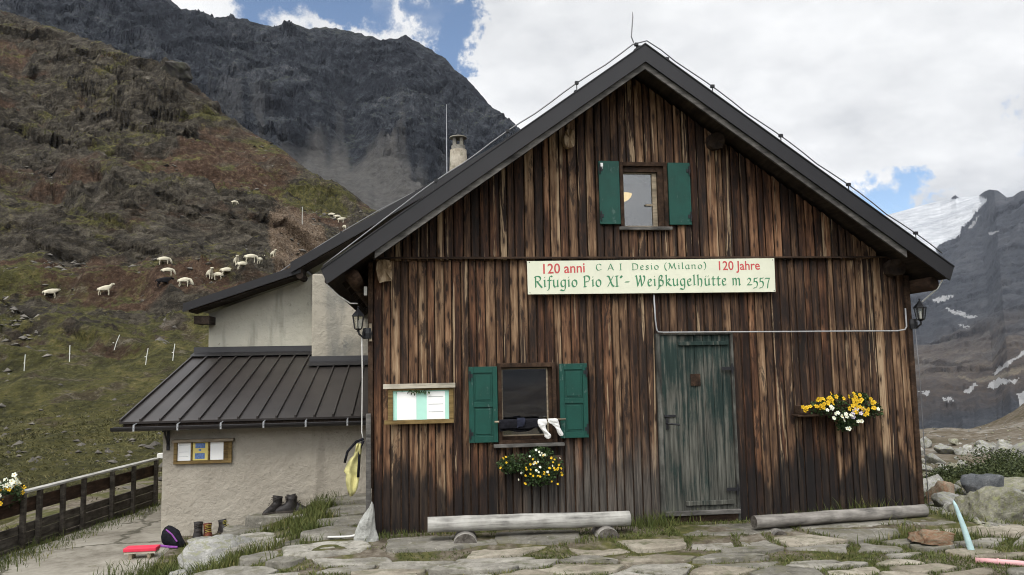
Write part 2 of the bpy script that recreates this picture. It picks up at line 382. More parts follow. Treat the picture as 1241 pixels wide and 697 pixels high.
M['grass'] = mat_grass('meadow_grass', (.035, .05, .012), (.085, .098, .026), (.23, .19, .075))
M['hillgrass'] = mat_grass('hill_grass', (.04, .04, .014), (.10, .092, .03), (.21, .165, .075))

def mat_glass(refl=.16, tint=(1, 1, 1)):
    s = NT('window_glass')
    tr = s.add('ShaderNodeBsdfTransparent', Color=tint); gl = s.add('ShaderNodeBsdfGlossy', Color=(1, 1, 1), Roughness=.015)
    mx = s.add('ShaderNodeMixShader', _0=refl); s.t.links.new(tr.outputs[0], mx.inputs[1]); s.t.links.new(gl.outputs[0], mx.inputs[2])
    s.t.links.new(mx.outputs[0], s.out.inputs[0]); return s.m
M['glass'] = mat_glass(.15, (.7, .72, .72))
M['glass_upper'] = mat_glass(.08, (.75, .77, .78))
M['lantern_glass'] = mat_glass(.12, (.85, .85, .82))
def mat_lamp():
    s = NT('lit_lampshade'); n = s.add('ShaderNodeEmission', Color=(1, .66, .22), Strength=1.1)
    s.t.links.new(n.outputs[0], s.out.inputs[0]); return s.m
M['lamp'] = mat_lamp()
M['room'] = simple('room_plaster', (.12, .11, .10), .9, .1, 2, .05)
M['bulb'] = simple('lamp_bulb', (.75, .74, .7), .3, .02, 5, 0)

# ------------------------------------------------------------------ mesh building
def tag(o, label=None, cat=None, group=None, kind=None):
    if label: o['label'] = label
    if cat: o['category'] = cat
    if group: o['group'] = group
    if kind: o['kind'] = kind
    return o
def link(name, me, parent=None):
    o = bpy.data.objects.new(name, me); col.objects.link(o)
    if parent is not None:
        o.parent = parent
        if parent.type == 'EMPTY' and parent.get('world_built'): o.location = -Vector(parent.location)
    return o
def thing(name, label, cat, loc=(0, 0, 0), group=None, world_built=True):
    o = bpy.data.objects.new(name, None); col.objects.link(o); o.location = loc; o.empty_display_size = .2
    if world_built: o['world_built'] = 1
    return tag(o, label, cat, group)
def copy_tree(o, parent=None):
    c = o.copy(); col.objects.link(c)
    if parent is not None: c.parent = parent
    for ch in list(o.children): copy_tree(ch, c)
    return c

class MB:
    def __init__(s): s.v = []; s.f = []; s.mi = []; s.tone = []
    def add(s, vs, fs, mi=0, tone=(0, 0, 0)):
        b = len(s.v); s.v += [tuple(map(float, q)) for q in vs]
        for f in fs: s.f.append(tuple(b + i for i in f)); s.mi.append(mi)
        s.tone += [tone] * len(vs); return s
    def box(s, x0, x1, y0, y1, z0, z1, mi=0, tone=(0, 0, 0), rot=None, piv=None):
        vs = [(x0, y0, z0), (x1, y0, z0), (x1, y1, z0), (x0, y1, z0), (x0, y0, z1), (x1, y0, z1), (x1, y1, z1), (x0, y1, z1)]
        if rot is not None:
            pv = Vector(piv if piv else ((x0 + x1) / 2, (y0 + y1) / 2, (z0 + z1) / 2)); vs = [tuple(rot @ (Vector(q) - pv) + pv) for q in vs]
        return s.hexa(vs, mi, tone)
    def hexa(s, vs, mi=0, tone=(0, 0, 0)):
        return s.add(vs, [(0, 3, 2, 1), (4, 5, 6, 7), (0, 1, 5, 4), (1, 2, 6, 5), (2, 3, 7, 6), (3, 0, 4, 7)], mi, tone)
    def prism(s, poly, axis, a, b, mi=0, tone=(0, 0, 0)):
        # poly: 2-D outline (counter-clockwise looking down +axis); extruded from a to b along the axis
        def P(q, h): return {'x': (h, q[0], q[1]), 'y': (q[0], h, q[1]), 'z': (q[0], q[1], h)}[axis]
        n = len(poly); vs = [P(q, a) for q in poly] + [P(q, b) for q in poly]
        fs = [tuple(range(n))[::-1], tuple(range(n, 2 * n))] + [(i, (i + 1) % n, n + (i + 1) % n, n + i) for i in range(n)]
        return s.add(vs, fs, mi, tone)
    def tube(s, pts, rad, seg=8, mi=0, cap=True, tone=(0, 0, 0), flat=1., up=None):
        pts = [Vector(p) for p in pts]; n = len(pts); rr = rad if isinstance(rad, (list, tuple)) else [rad] * n
        vs = []; prev = None
        for i, p in enumerate(pts):
            d = (pts[min(i + 1, n - 1)] - pts[max(i - 1, 0)]).normalized()
            if prev is None:
                a = Vector(up) if up else (Vector((0, 0, 1)) if abs(d.z) < .9 else Vector((0, 1, 0)))
            else: a = prev
            a = (a - d * a.dot(d)).normalized(); b = d.cross(a); prev = a
            for k in range(seg):
                t = 2 * math.pi * k / seg; vs.append(p + (a * math.cos(t) * flat + b * math.sin(t)) * rr[i])
        fs = [(i * seg + k, i * seg + (k + 1) % seg, (i + 1) * seg + (k + 1) % seg, (i + 1) * seg + k) for i in range(n - 1) for k in range(seg)]
        if cap: fs += [tuple(range(seg))[::-1], tuple((n - 1) * seg + k for k in range(seg))]
        return s.add(vs, fs, mi, tone)
    def lathe(s, prof, c=(0, 0, 0), seg=12, mi=0, tone=(0, 0, 0), rot=0.):
        n = len(prof); vs = []
        for r, z in prof:
            for k in range(seg):
                t = 2 * math.pi * k / seg + rot; vs.append((c[0] + r * math.cos(t), c[1] + r * math.sin(t), c[2] + z))
        fs = [(i * seg + k, i * seg + (k + 1) % seg, (i + 1) * seg + (k + 1) % seg, (i + 1) * seg + k) for i in range(n - 1) for k in range(seg)]
        fs += [tuple(range(seg))[::-1], tuple((n - 1) * seg + k for k in range(seg))]
        return s.add(vs, fs, mi, tone)
    def mesh(s, name, mats, smooth=False):
        me = bpy.data.meshes.new(name); me.from_pydata(s.v, [], s.f)
        for m in (mats if isinstance(mats, (list, tuple)) else [mats]): me.materials.append(m)
        me.polygons.foreach_set('material_index', s.mi)
        if smooth: me.polygons.foreach_set('use_smooth', [True] * len(me.polygons))
        if any(t != (0, 0, 0) for t in s.tone):
            a = me.attributes.new('tone', 'FLOAT_VECTOR', 'POINT'); a.data.foreach_set('vector', [q for t in s.tone for q in t])
        me.update(); return me
    def build(s, name, mats, parent=None, smooth=False, bevel=0., seg=2):
        o = link(name, s.mesh(name, mats, smooth), parent)
        if bevel:
            b = o.modifiers.new('bevel', 'BEVEL'); b.width = bevel; b.segments = seg; b.limit_method = 'ANGLE'; b.angle_limit = R(40)
        return o

def np_mesh(name, V, F, mat, smooth=True, tone=None, attrs=None):
    me = bpy.data.meshes.new(name); k = F.shape[1]
    me.vertices.add(len(V)); me.vertices.foreach_set('co', np.ascontiguousarray(V, np.float32).ravel())
    me.loops.add(F.size); me.loops.foreach_set('vertex_index', np.ascontiguousarray(F, np.int32).ravel())
    me.polygons.add(len(F)); me.polygons.foreach_set('loop_start', np.arange(0, F.size, k, dtype=np.int32))
    me.polygons.foreach_set('use_smooth', np.full(len(F), smooth))
    me.update(calc_edges=True)
    if tone is not None:
        a = me.attributes.new('tone', 'FLOAT_VECTOR', 'POINT'); a.data.foreach_set('vector', np.ascontiguousarray(tone, np.float32).ravel())
    for n, v in (attrs or {}).items():
        a = me.attributes.new(n, 'FLOAT', 'POINT'); a.data.foreach_set('value', np.ascontiguousarray(v, np.float32).ravel())
    me.materials.append(mat); me.validate(); return me
def grid_faces(n, m, wrap=False):
    i, j = np.meshgrid(np.arange(n - 1), np.arange(m - 1), indexing='ij'); a = i * m + j
    return np.stack([a, a + m, a + m + 1, a + 1], -1).reshape(-1, 4)
def pip(x, y, poly):
    x = np.asarray(x); y = np.asarray(y); r = np.zeros(x.shape, bool); n = len(poly)
    for k in range(n):
        x0, y0 = poly[k]; x1, y1 = poly[(k + 1) % n]
        if y0 == y1: continue
        r ^= ((y0 > y) != (y1 > y)) & (x < (x1 - x0) * (y - y0) / (y1 - y0) + x0)
    return r

# ================================================================== TERRAIN
def ground_z(x, y):
    x = np.asarray(x, float); y = np.asarray(y, float); r = np.hypot(x, y + 9)
    z = -.2 + .06 * sst(y, -1.0, -.6)
    z = z - .055 * np.maximum(0, y - .5) * sst(x, 5.2, 7.5) - .03 * np.maximum(0, y - 18) * sst(x, 5.2, 9)
    z = z - .25 * sst(x, 5.9, 7.2) * sst(y, -2.5, .5)
    left = sst(-x, .9, 3.1) * lerp(.75, 1., sst(y, -1.5, 1.))
    z = z - .47 * left
    z = z - .5 * sst(-x, 6.0, 9.0) - .04 * np.maximum(0, -x - 9)
    z = z + .012 * fbm(x * 1.3, y * 1.3, 3, 5) + .03 * fbm(x * .5, y * .5, 3, 9)
    rough = sst(x, 6, 8) + sst(-x, 6.0, 7.5)
    z = z + rough * np.minimum(.25, .02 * r) * fbm(x * .45, y * .45, 4, 21)
    # moraine hump at the right, then the valley side drops away
    az = np.degrees(np.arctan2(x, y + 9))
    z = z + 3.4 * np.exp(-((r - 64) / 13) ** 2) * sst(az, 36.5, 43) + .35 * np.exp(-((r - 52) / 14) ** 2) * fbm(x * .06, y * .06, 3, 33)
    z = z - .22 * np.maximum(0, r - 62) * (r < 900) - .22 * 838 * (r >= 900)
    z = z - .18 * np.clip(-y - 15, 0, 1200)
    return z

def mat_ground():
    s = NT('alpine_ground'); o = s.obj(); n = s.noise(o, .8, 8, .68); n2 = s.noise(o, 9, 7, .7); n3 = s.noise(o, .12, 6, .6); n4 = s.noise(o, 2.6, 6, .65)
    soil = s.ramp(n2, [(.3, (.055, .045, .032)), (.5, (.12, .10, .075)), (.7, (.21, .19, .155))])
    grass = s.ramp(n2, [(.3, (.035, .04, .014)), (.55, (.08, .078, .028)), (.75, (.16, .14, .06))])
    m = s.range(s.math('ADD', s.math('MULTIPLY', n, .6), s.math('MULTIPLY', n4, .5)), .5, .6)
    near = s.mix(m, grass, soil)
    far = s.ramp(s.math('ADD', s.math('MULTIPLY', n3, .5), s.math('MULTIPLY', n4, .5)), [(.36, (.04, .04, .018)), (.47, (.085, .068, .045)), (.55, (.12, .10, .075)), (.66, (.23, .215, .185))])
    xy = s.sep(o); rr = s.math('SQRT', s.math('ADD', s.math('POWER', xy[0], 2.), s.math('POWER', s.math('ADD', xy[1], 9.), 2.)))
    c = s.mix(s.math('MULTIPLY', s.range(rr, 14, 26), s.range(xy[0], 4, 8)), near, far)
    # the pale footpath across the slope
    h = s.math('ADD', s.math('MULTIPLY', n2, .7), n)
    return s.bsdf(c, .95, s.bump(h, .8, .05), .1)
M['ground'] = mat_ground()
def build_ground():
    az = np.concatenate([np.linspace(-180, -42, 70)[:-1], np.linspace(-42, 50, 520), np.linspace(50, 180, 66)[1:]])
    r = np.concatenate([np.linspace(.05, 4, 14)[:-1], np.geomspace(4, 120, 330), np.geomspace(120, 3300, 40)[1:]])
    A, RR = np.meshgrid(np.radians(az), r, indexing='ij')
    x = RR * np.sin(A); y = RR * np.cos(A) - 9; z = ground_z(x, y)
    V = np.stack([x, y, z], -1).reshape(-1, 3)
    o = link('ground', np_mesh('ground', V, grid_faces(*A.shape), M['ground']))
    tag(o, 'stony alpine ground with grass and bare soil around the hut', 'ground', kind='structure')
build_ground()

HILL = [(-60, .36), (-45, .385), (-33.54, .3987), (-30.44, .3986), (-27.08, .4029), (-24.74, .3943), (-22.8, .3857), (-20.6, .3759), (-18.52, .3626), (-17.8, .3634), (-17.45, .3726), (-16.81, .368), (-16.33, .3609), (-16.05, .3491), (-14.86, .3319), (-13.38, .3148), (-12.21, .2989), (-10.29, .2783), (-8.69, .2599), (-6.9, .239), (-5.08, .2188), (-3.31, .2003), (-.33, .1687), (3.27, .131), (6.88, .0981), (14, .03), (22, -.05)]
def hill_R(az): return np.interp(az, [-60, -33, -26, -16, -3, 6, 22], [230, 215, 195, 150, 112, 95, 80])
HR0 = 15.5
def hill_z(az, r):
    az = np.asarray(az, float); r = np.asarray(r, float)
    a = np.radians(az); x = r * np.sin(a); y = r * np.cos(a) - 9
    Es = np.interp(az, [q[0] for q in HILL], [q[1] for q in HILL]); Rs = hill_R(az)
    t = np.clip((r - HR0) / (Rs - HR0), 0, None); tc = np.minimum(t, 1)
    E0 = -.165
    Em = np.interp(az, [-60, -33.5, -27, -21, -15, -9, -3.3, 7, 22], [.36, .398, .4, .376, .335, .262, .2, .098, -.05])
    Es = lerp(Em, Es, sst(t, .82, 1.))
    E = E0 + (Es - E0) * (.32 * tc + .68 * tc ** .62)
    z = 1.7 + r * E
    # rock ledges: sloping strata pushed into steps, stronger up the hill
    amp = sst(r, 34, 75)
    k = (z + .2 * x + 11 * fbm(x * .04, y * .04, 5, 71)) / 4.2
    fr = k - np.floor(k); step = np.clip(fr / .32, 0, 1) ** 1.4 - fr
    patch = sst(fbm(x * .045, y * .045, 3, 91), -.28, .25)
    edge = np.clip((1.0 - t) * 9, 0, 1)
    z = z + amp * edge * patch * step * 3.4
    k2 = (z + .22 * x + 5 * fbm(x * .1, y * .1, 5, 171)) / 1.5
    fr2 = k2 - np.floor(k2); st2 = np.clip(fr2 / .3, 0, 1) ** 1.4 - fr2
    z = z + lerp(.12, 1., amp) * np.maximum(edge, .3) * sst(fbm(x * .08, y * .08, 3, 111), -.35, .25) * st2 * .95
    ne = np.maximum(edge, .35)
    z = z + ne * (2.3 * amp * ridged(x * .07, y * .07, 6, 121, .55) + .32 * sst(r, 20, 40) * ridged(x * .3, y * .3, 4, 141) + .12 * fbm(x * .9, y * .9, 4, 151))
    return z - np.maximum(0, t - 1) * (Rs - HR0) * .75

def mat_hill():
    s = NT('rocky_hillside'); o = s.obj(); nz = s.sep(s.add('ShaderNodeNewGeometry').outputs['Normal'])[2]
    xyz = s.sep(o)
    st = s.add('ShaderNodeVectorRotate', {'rotation_type': 'Y_AXIS'}, Vector=o, Angle=.2).outputs[0]
    n = s.noise(s.map(st, (.07, .07, .13)), 1, 9, .7, dist=.6); n2 = s.noise(s.map(st, (.4, .4, .9)), 1, 8, .72, dist=.5); n3 = s.noise(o, .028, 5, .6); n4 = s.noise(o, 1.7, 7, .72)
    rock = s.ramp(s.math('ADD', s.math('MULTIPLY', n2, .65), s.math('MULTIPLY', n4, .35)), [(.34, (.010, .009, .008)), (.47, (.034, .029, .022)), (.57, (.085, .073, .055)), (.70, (.21, .19, .155))])
    soil = s.ramp(n4, [(.3, (.024, .014, .009)), (.52, (.07, .042, .027)), (.72, (.16, .11, .075))])
    rk = s.attr('rock', 'Fac')
    c = s.mix(s.range(s.math('SUBTRACT', s.math('ADD', s.math('MULTIPLY', n3, .5), s.math('MULTIPLY', n, .5)), s.math('MULTIPLY', s.math('SUBTRACT', rk, .5), .16)), .47, .56), rock, soil)
    grass = s.ramp(s.math('ADD', s.math('MULTIPLY', n4, .5), s.math('MULTIPLY', s.noise(o, .45, 8, .75), .5)), [(.36, (.02, .018, .009)), (.47, (.052, .05, .018)), (.55, (.085, .078, .026)), (.66, (.17, .135, .06))])
    n8 = s.noise(o, 5.5, 5, .7)
    bare = s.range(s.noise(o, .3, 7, .7, dist=.4), .54, .62, 0, .75)
    grass = s.mix(bare, grass, s.mix(s.range(n4, .5, .62), (.06, .045, .03), (.15, .13, .105)))
    rr = s.math('SQRT', s.math('ADD', s.math('POWER', xyz[0], 2.), s.math('POWER', s.math('ADD', xyz[1], 9.), 2.)))
    lowg = s.range(s.math('ADD', rr, s.math('MULTIPLY', s.math('SUBTRACT', s.noise(o, .09, 5), .5), 40.)), 44, 58, .22, 0.)
    gm = s.math('ADD', s.math('MULTIPLY', s.noise(s.map(st, (.08, .08, .13), (9, 3, 1)), 1, 8, .68, dist=.5), 1.), s.math('MULTIPLY', s.math('SUBTRACT', n4, .5), .35))
    gm = s.math('ADD', s.math('ADD', gm, lowg), s.math('MULTIPLY', s.range(nz, .75, .97), .12))
    g = s.range(s.math('SUBTRACT', gm, s.math('MULTIPLY', rk, .035)), .515, .61)
    c = s.mix(g, c, grass)
    ero = s.range(s.math('ADD', s.attr('erode', 'Fac'), s.math('MULTIPLY', s.math('SUBTRACT', n4, .5), .6)), .4, .62)
    c = s.mix(s.math('MULTIPLY', ero, .85), c, s.ramp(n8, [(.35, (.075, .05, .033)), (.52, (.15, .105, .07)), (.66, (.27, .22, .165))]))
    c = s.mix(s.range(n8, .47, .36, 0, .6), c, (.012, .011, .008))
    c = s.mix(s.range(n8, .58, .70, 0, .45), c, (.2, .185, .14))
    h = s.math('ADD', s.math('ADD', s.math('MULTIPLY', n2, .9), s.math('MULTIPLY', n4, .35)), s.math('MULTIPLY', n, .6))
    return s.bsdf(c, .95, s.bump(h, 1., .9), .1)
M['hill'] = mat_hill()
def build_hill():
    az = np.concatenate([np.linspace(-60, -30, 70)[:-1], np.linspace(-30, 2, 640), np.linspace(2, 22, 60)[1:]])
    r = np.concatenate([np.geomspace(HR0, 235, 760), np.linspace(240, 420, 12)])
    A, RR = np.meshgrid(az, r, indexing='ij')
    z = hill_z(A, RR); a = np.radians(A); x = RR * np.sin(a); y = RR * np.cos(a) - 9
    t = (RR - HR0) / (hill_R(A) - HR0)
    m = sst(RR, 40, 62) * sst(fbm(x * .04, y * .05, 5, 601) + .35 * fbm(x * .2, y * .2, 3, 603) + .15 * sst(RR, 80, 130), -.22, .12) * (1 - sst(t, 1.02, 1.1))
    sz = np.clip(RR / 90, .6, 1.7)
    def blur(q, k, ax):
        w = np.pad(q, [(k, k) if i == ax else (0, 0) for i in (0, 1)], 'edge').cumsum(ax); n_ = q.shape[ax]
        w = np.concatenate([np.zeros_like(np.take(w, [0], ax)), w], ax)
        return (np.take(w, np.arange(2 * k + 1, 2 * k + 1 + n_), ax) - np.take(w, np.arange(0, n_), ax)) / (2 * k + 1)
    zs = blur(blur(z, 9, 0), 7, 1); zf = blur(blur(z, 3, 0), 3, 1)
    c1 = crags(x, y, zs, 2.3, 8., .36, 611); c2 = crags(x + 3, y, zf, .8, 3.6, .3, 631)
    d = m * sz * (1.75 * (c1 - .25) + .62 * c2) + (1 - m) * .15 * sst(RR, 35, 60) * c2
    k = np.clip((1.04 - t) * 14, .25, 1)
    x = x - np.sin(a) * d * .95 * k; y = y - np.cos(a) * d * .95 * k; z = z + d * .38 * k
    V = np.stack([x, y, z], -1).reshape(-1, 3); F = grid_faces(*A.shape)
    o = link('hillside', np_mesh('hillside', V, F, M['hill'], smooth=True, attrs={'rock': m.ravel(), 'erode': np.exp(-((A + 8.3 + .02 * (RR - 82)) / 2.2) ** 4 - ((RR - 84) / 17) ** 4).ravel()}))
    tag(o, 'steep rocky hillside with grass ledges and brown soil left of the hut', 'hillside', kind='structure')
    return V, F
HILLV, HILLF = build_hill()
from mathutils.bvhtree import BVHTree
HBVH = BVHTree.FromPolygons(HILLV.tolist(), HILLF.tolist())
BACK = [(-60, .34), (-34.94, .4), (-29.73, .4418), (-25.41, .4566), (-22.6, .4611), (-20.14, .4627), (-18.34, .4546), (-17.55, .4489), (-16.48, .4396), (-14.59, .4343), (-12.32, .4356), (-10.39, .4333), (-9.19, .4411), (-7.78, .4315), (-6.78, .4352), (-5.11, .4331), (-3.42, .4295), (-2.57, .4236), (-1.53, .4278), (-.79, .434), (.19, .4244), (2.1, .4027), (3.57, .3771), (5.04, .3502), (6.26, .3288), (7.35, .3118), (11.91, .2226), (17.72, .1243), (23.26, .0483), (34, -.06)]
def mat_cliff():
    s = NT('dark_cliff'); o = s.obj()
    n = s.noise(o, .012, 9, .7); n2 = s.noise(o, .07, 8, .72); st = s.attr('scree', 'Fac')
    n6 = s.noise(o, .28, 7, .75)
    f = s.math('ADD', s.math('ADD', s.math('MULTIPLY', n, .36), s.math('MULTIPLY', n2, .38)), s.math('MULTIPLY', n6, .26))
    rock = s.ramp(f, [(.40, (.005, .006, .009)), (.49, (.017, .020, .025)), (.56, (.045, .049, .056)), (.66, (.13, .132, .132))])
    nz = s.sep(s.add('ShaderNodeNewGeometry').outputs['Normal'])[2]
    gr = s.math('MULTIPLY', s.range(nz, .62, .86), s.range(n, .45, .58))
    rock = s.mix(s.math('MULTIPLY', gr, .75), rock, (.05, .056, .034))
    scr = s.ramp(s.noise(o, .2, 6, .7), [(.3, (.06, .057, .053)), (.7, (.115, .11, .102))])
    c = s.mix(st, rock, scr)
    return s.bsdf(c, .95, s.bump(s.math('ADD', n, n2), 1., 9.), .1)
M['cliff'] = mat_cliff()
def build_back():
    az = np.concatenate([np.linspace(-60, -30, 50)[:-1], np.linspace(-30, 10, 560), np.linspace(10, 34, 80)[1:]])
    t = np.concatenate([np.linspace(0, 1, 340), np.linspace(1.01, 1.5, 20)])
    A, T = np.meshgrid(az, t, indexing='ij'); a = np.radians(A)
    Rs = np.interp(A, [-60, -26, -5, 8, 20, 34], [760, 760, 830, 800, 740, 640]) + 35 * fbm(A * .25, A * 0, 3, 301)
    R0 = 190.
    RR = R0 + (Rs - R0) * T; Es = np.interp(A, [q[0] for q in BACK], [q[1] for q in BACK])
    Es = lerp(np.interp(A, [-60, -35, -22, -10, 0, 8, 18, 34], [.34, .4, .46, .436, .425, .3, .12, -.06]), Es, sst(T, .75, 1.))
    E = -.5 * sst(A, 15, 26) - .03 + (Es + .03) * (.62 * np.minimum(T, 1) + .38 * np.minimum(T, 1) ** .6)
    z = 1.7 + RR * E
    x = RR * np.sin(a); y = RR * np.cos(a) - 9
    edge = np.clip((1 - T) * 14, 0.06, 1)
    fanT = .40 + .22 * np.exp(-((A + 5.5) / 4.5) ** 2) + .1 * np.exp(-((A - 3) / 3) ** 2)
    cliffy = sst(T - fanT + .10 * fbm(x * .01, y * .01, 3, 331), -.02, .10)
    gul = ridged(A * .42 + .35 * fbm(x * .02, y * .02, 3, 341), T * 2.2, 5, 311)
    z = z + edge * cliffy * (8 * gul + 24 * ridged(x * .016 + z * .012, y * .016, 7, 321, .6)) + edge * (1 - cliffy) * 2.5 * fbm(A * .8, T * 4, 4, 351)
    kk = (z + 20 * fbm(x * .01, y * .01, 3, 361)) / 26; fr = kk - np.floor(kk)
    z = z + edge * cliffy * (np.clip(fr / .5, 0, 1) ** 1.2 - fr) * 6
    cm = cliffy * np.clip((1.02 - T) * 16, .12, 1)
    c1 = crags(x, y, z, 17, 34, -.25, 651, 1., .5); c2 = crags(x, y, z, 6.5, 12, .3, 661)
    d = cm * (8.5 * (c1 - .3) + 3.2 * c2)
    x = x - np.sin(a) * d; y = y - np.cos(a) * d; z = z + d * .3
    z = z + cliffy * (T < 1.03) * (3.2 * ridged(x * .05, y * .05, 4, 673))
    z = z - np.maximum(0, T - 1) * 420
    fan = 1 - sst(T - fanT + .12 * fbm(A * .5, T * 3, 4, 371), -.02, .05)
    streak = sst(ridged(A * .5 + .25 * fbm(x * .02, y * .02, 3, 381), T * .8, 3, 391), .55, .8) * (1 - sst(T, .5, .85)) * .6
    V = np.stack([x, y, z], -1).reshape(-1, 3)
    o = link('mountain', np_mesh('mountain', V, grid_faces(*A.shape), M['cliff'], smooth=False, attrs={'scree': np.maximum(fan, streak).ravel()}))
    tag(o, 'dark craggy mountain with a grey scree fan rising behind the hut and hillside', 'mountain', kind='structure')
build_back()

RIGHT = [(6, .06), (20.6, .1116), (26.25, .1368), (31.06, .1552), (32.76, .166), (34.1, .1704), (35.29, .1747), (36.6, .1777), (36.8, .1801), (36.89, .1809), (37.02, .1782), (38.16, .1773), (38.53, .1818), (38.76, .1833), (39.2, .1811), (39.49, .1759), (39.65, .1724), (40, .1728), (40.23, .1759), (40.45, .1776), (41.39, .1785), (42.59, .1683), (44.5, .1514), (60, .22), (90, .3), (130, .2), (165, .16), (200, .21), (230, .17), (262, .26), (292, .3), (310, .25)]
GLAC = [(20, .1469), (32.78, .1719), (36.45, .19), (36.66, .1776), (36.8, .1768), (37.1, .1776), (37.3, .19), (38.07, .1791), (38.33, .1749), (38.72, .1721), (38.29, .1647), (37.9, .1572), (37.55, .1486), (37.12, .1438), (36.96, .1376), (36.71, .1324), (36.24, .1304), (35.76, .1265), (35.55, .1212), (35.75, .1124), (35.9, .1029), (33.94, .12), (20, .1267)]
SNOW = [[(35.07, .0656), (35.87, .0694), (36.43, .0697), (36.09, .0636), (35.24, .0607)], [(35.73, .0566), (36.5, .0522), (37.65, .0439), (37.14, .0416), (36.26, .0487)], [(36.45, .0371), (37.16, .0343), (37.06, .0307), (36.48, .0339)], [(37.62, -.0334), (37.99, -.0271), (38.45, -.0219), (38.96, -.0246), (39.56, -.0229), (39.37, -.029), (38.63, -.0298), (38.18, -.0343)], [(39.33, -.0395), (40.11, -.0334), (39.93, -.0783), (38.89, -.0849), (39.13, -.0665), (39.44, -.0525)], [(33.94, -.0378), (34.65, -.036), (34.53, -.0424)], [(35.23, -.0442), (35.88, -.0423), (35.95, -.0468), (35.39, -.0487)], [(37.43, .1414), (37.68, .1484), (38.12, .1558), (37.95, .1478), (37.61, .1402)], [(38.49, .1358), (39.11, .1355), (38.96, .1322), (38.57, .1329)], [(36.49, -.0369), (37.01, -.028), (37.37, -.028), (36.79, -.0396)], [(38.03, -.0174), (39.17, -.0035), (39.89, .0059), (39.96, .0032), (39.01, -.0105), (38.19, -.0201)]]
TAN = [[(35.94, -.0133), (36.23, -.0197), (37.12, -.0235), (38.02, -.0209), (39.43, -.0124), (40.13, -.0073), (40.1, -.0143), (39.1, -.0211), (37.55, -.0271), (36.44, -.0243)]]
def mat_far():
    s = NT('far_rock'); o = s.obj(); n = s.noise(o, .004, 9, .68); n2 = s.noise(o, .03, 8, .7); n3 = s.noise(o, .0022, 4, .5)
    f = s.math('ADD', s.math('MULTIPLY', n, .5), s.math('MULTIPLY', n2, .5))
    slate = s.ramp(f, [(.36, (.013, .015, .018)), (.5, (.030, .033, .038)), (.66, (.075, .076, .08))])
    brown = s.ramp(f, [(.36, (.026, .020, .016)), (.5, (.06, .046, .035)), (.66, (.13, .11, .087))])
    z = s.sep(o)[2]
    m = s.math('MULTIPLY', s.range(s.math('ADD', z, s.math('MULTIPLY', s.math('SUBTRACT', n, .5), 160.)), 110, 10), s.range(n3, .36, .5))
    c = s.mix(m, slate, brown)
    c = s.mix(s.math('MULTIPLY', s.attr('tan', 'Fac'), .8), c, (.15, .125, .088))
    n5 = s.noise(o, .11, 7, .75)
    c = s.mix(s.range(n5, .35, .65, .55, 0.), c, (.022, .022, .024))
    sn = s.range(s.math('ADD', s.attr('snow', 'Fac'), s.math('ADD', s.math('MULTIPLY', s.math('SUBTRACT', n2, .5), 1.6), s.math('MULTIPLY', s.math('SUBTRACT', n5, .5), 1.4))), .68, .86)
    c = s.mix(s.math('MULTIPLY', sn, .85), c, (.28, .28, .275))
    return s.bsdf(c, .95, s.bump(f, .9, 18.), .1)
def mat_ice():
    s = NT('glacier_ice'); o = s.obj(); n = s.noise(s.map(o, (.006, .003, .02)), 1, 9, .7, dist=.5); n2 = s.noise(s.map(o, (.03, .015, .11)), 1, 8, .75, dist=.4)
    z = s.sep(o)[2]
    cr = s.math('ADD', s.math('MULTIPLY', n, .55), s.math('MULTIPLY', n2, .5))
    c = s.ramp(cr, [(.34, (.13, .14, .155)), (.44, (.25, .262, .28)), (.53, (.36, .37, .382)), (.66, (.53, .535, .54))])
    return s.bsdf(c, .7, s.bump(cr, .8, 14.), .3)
M['far'] = mat_far(); M['ice'] = mat_ice()
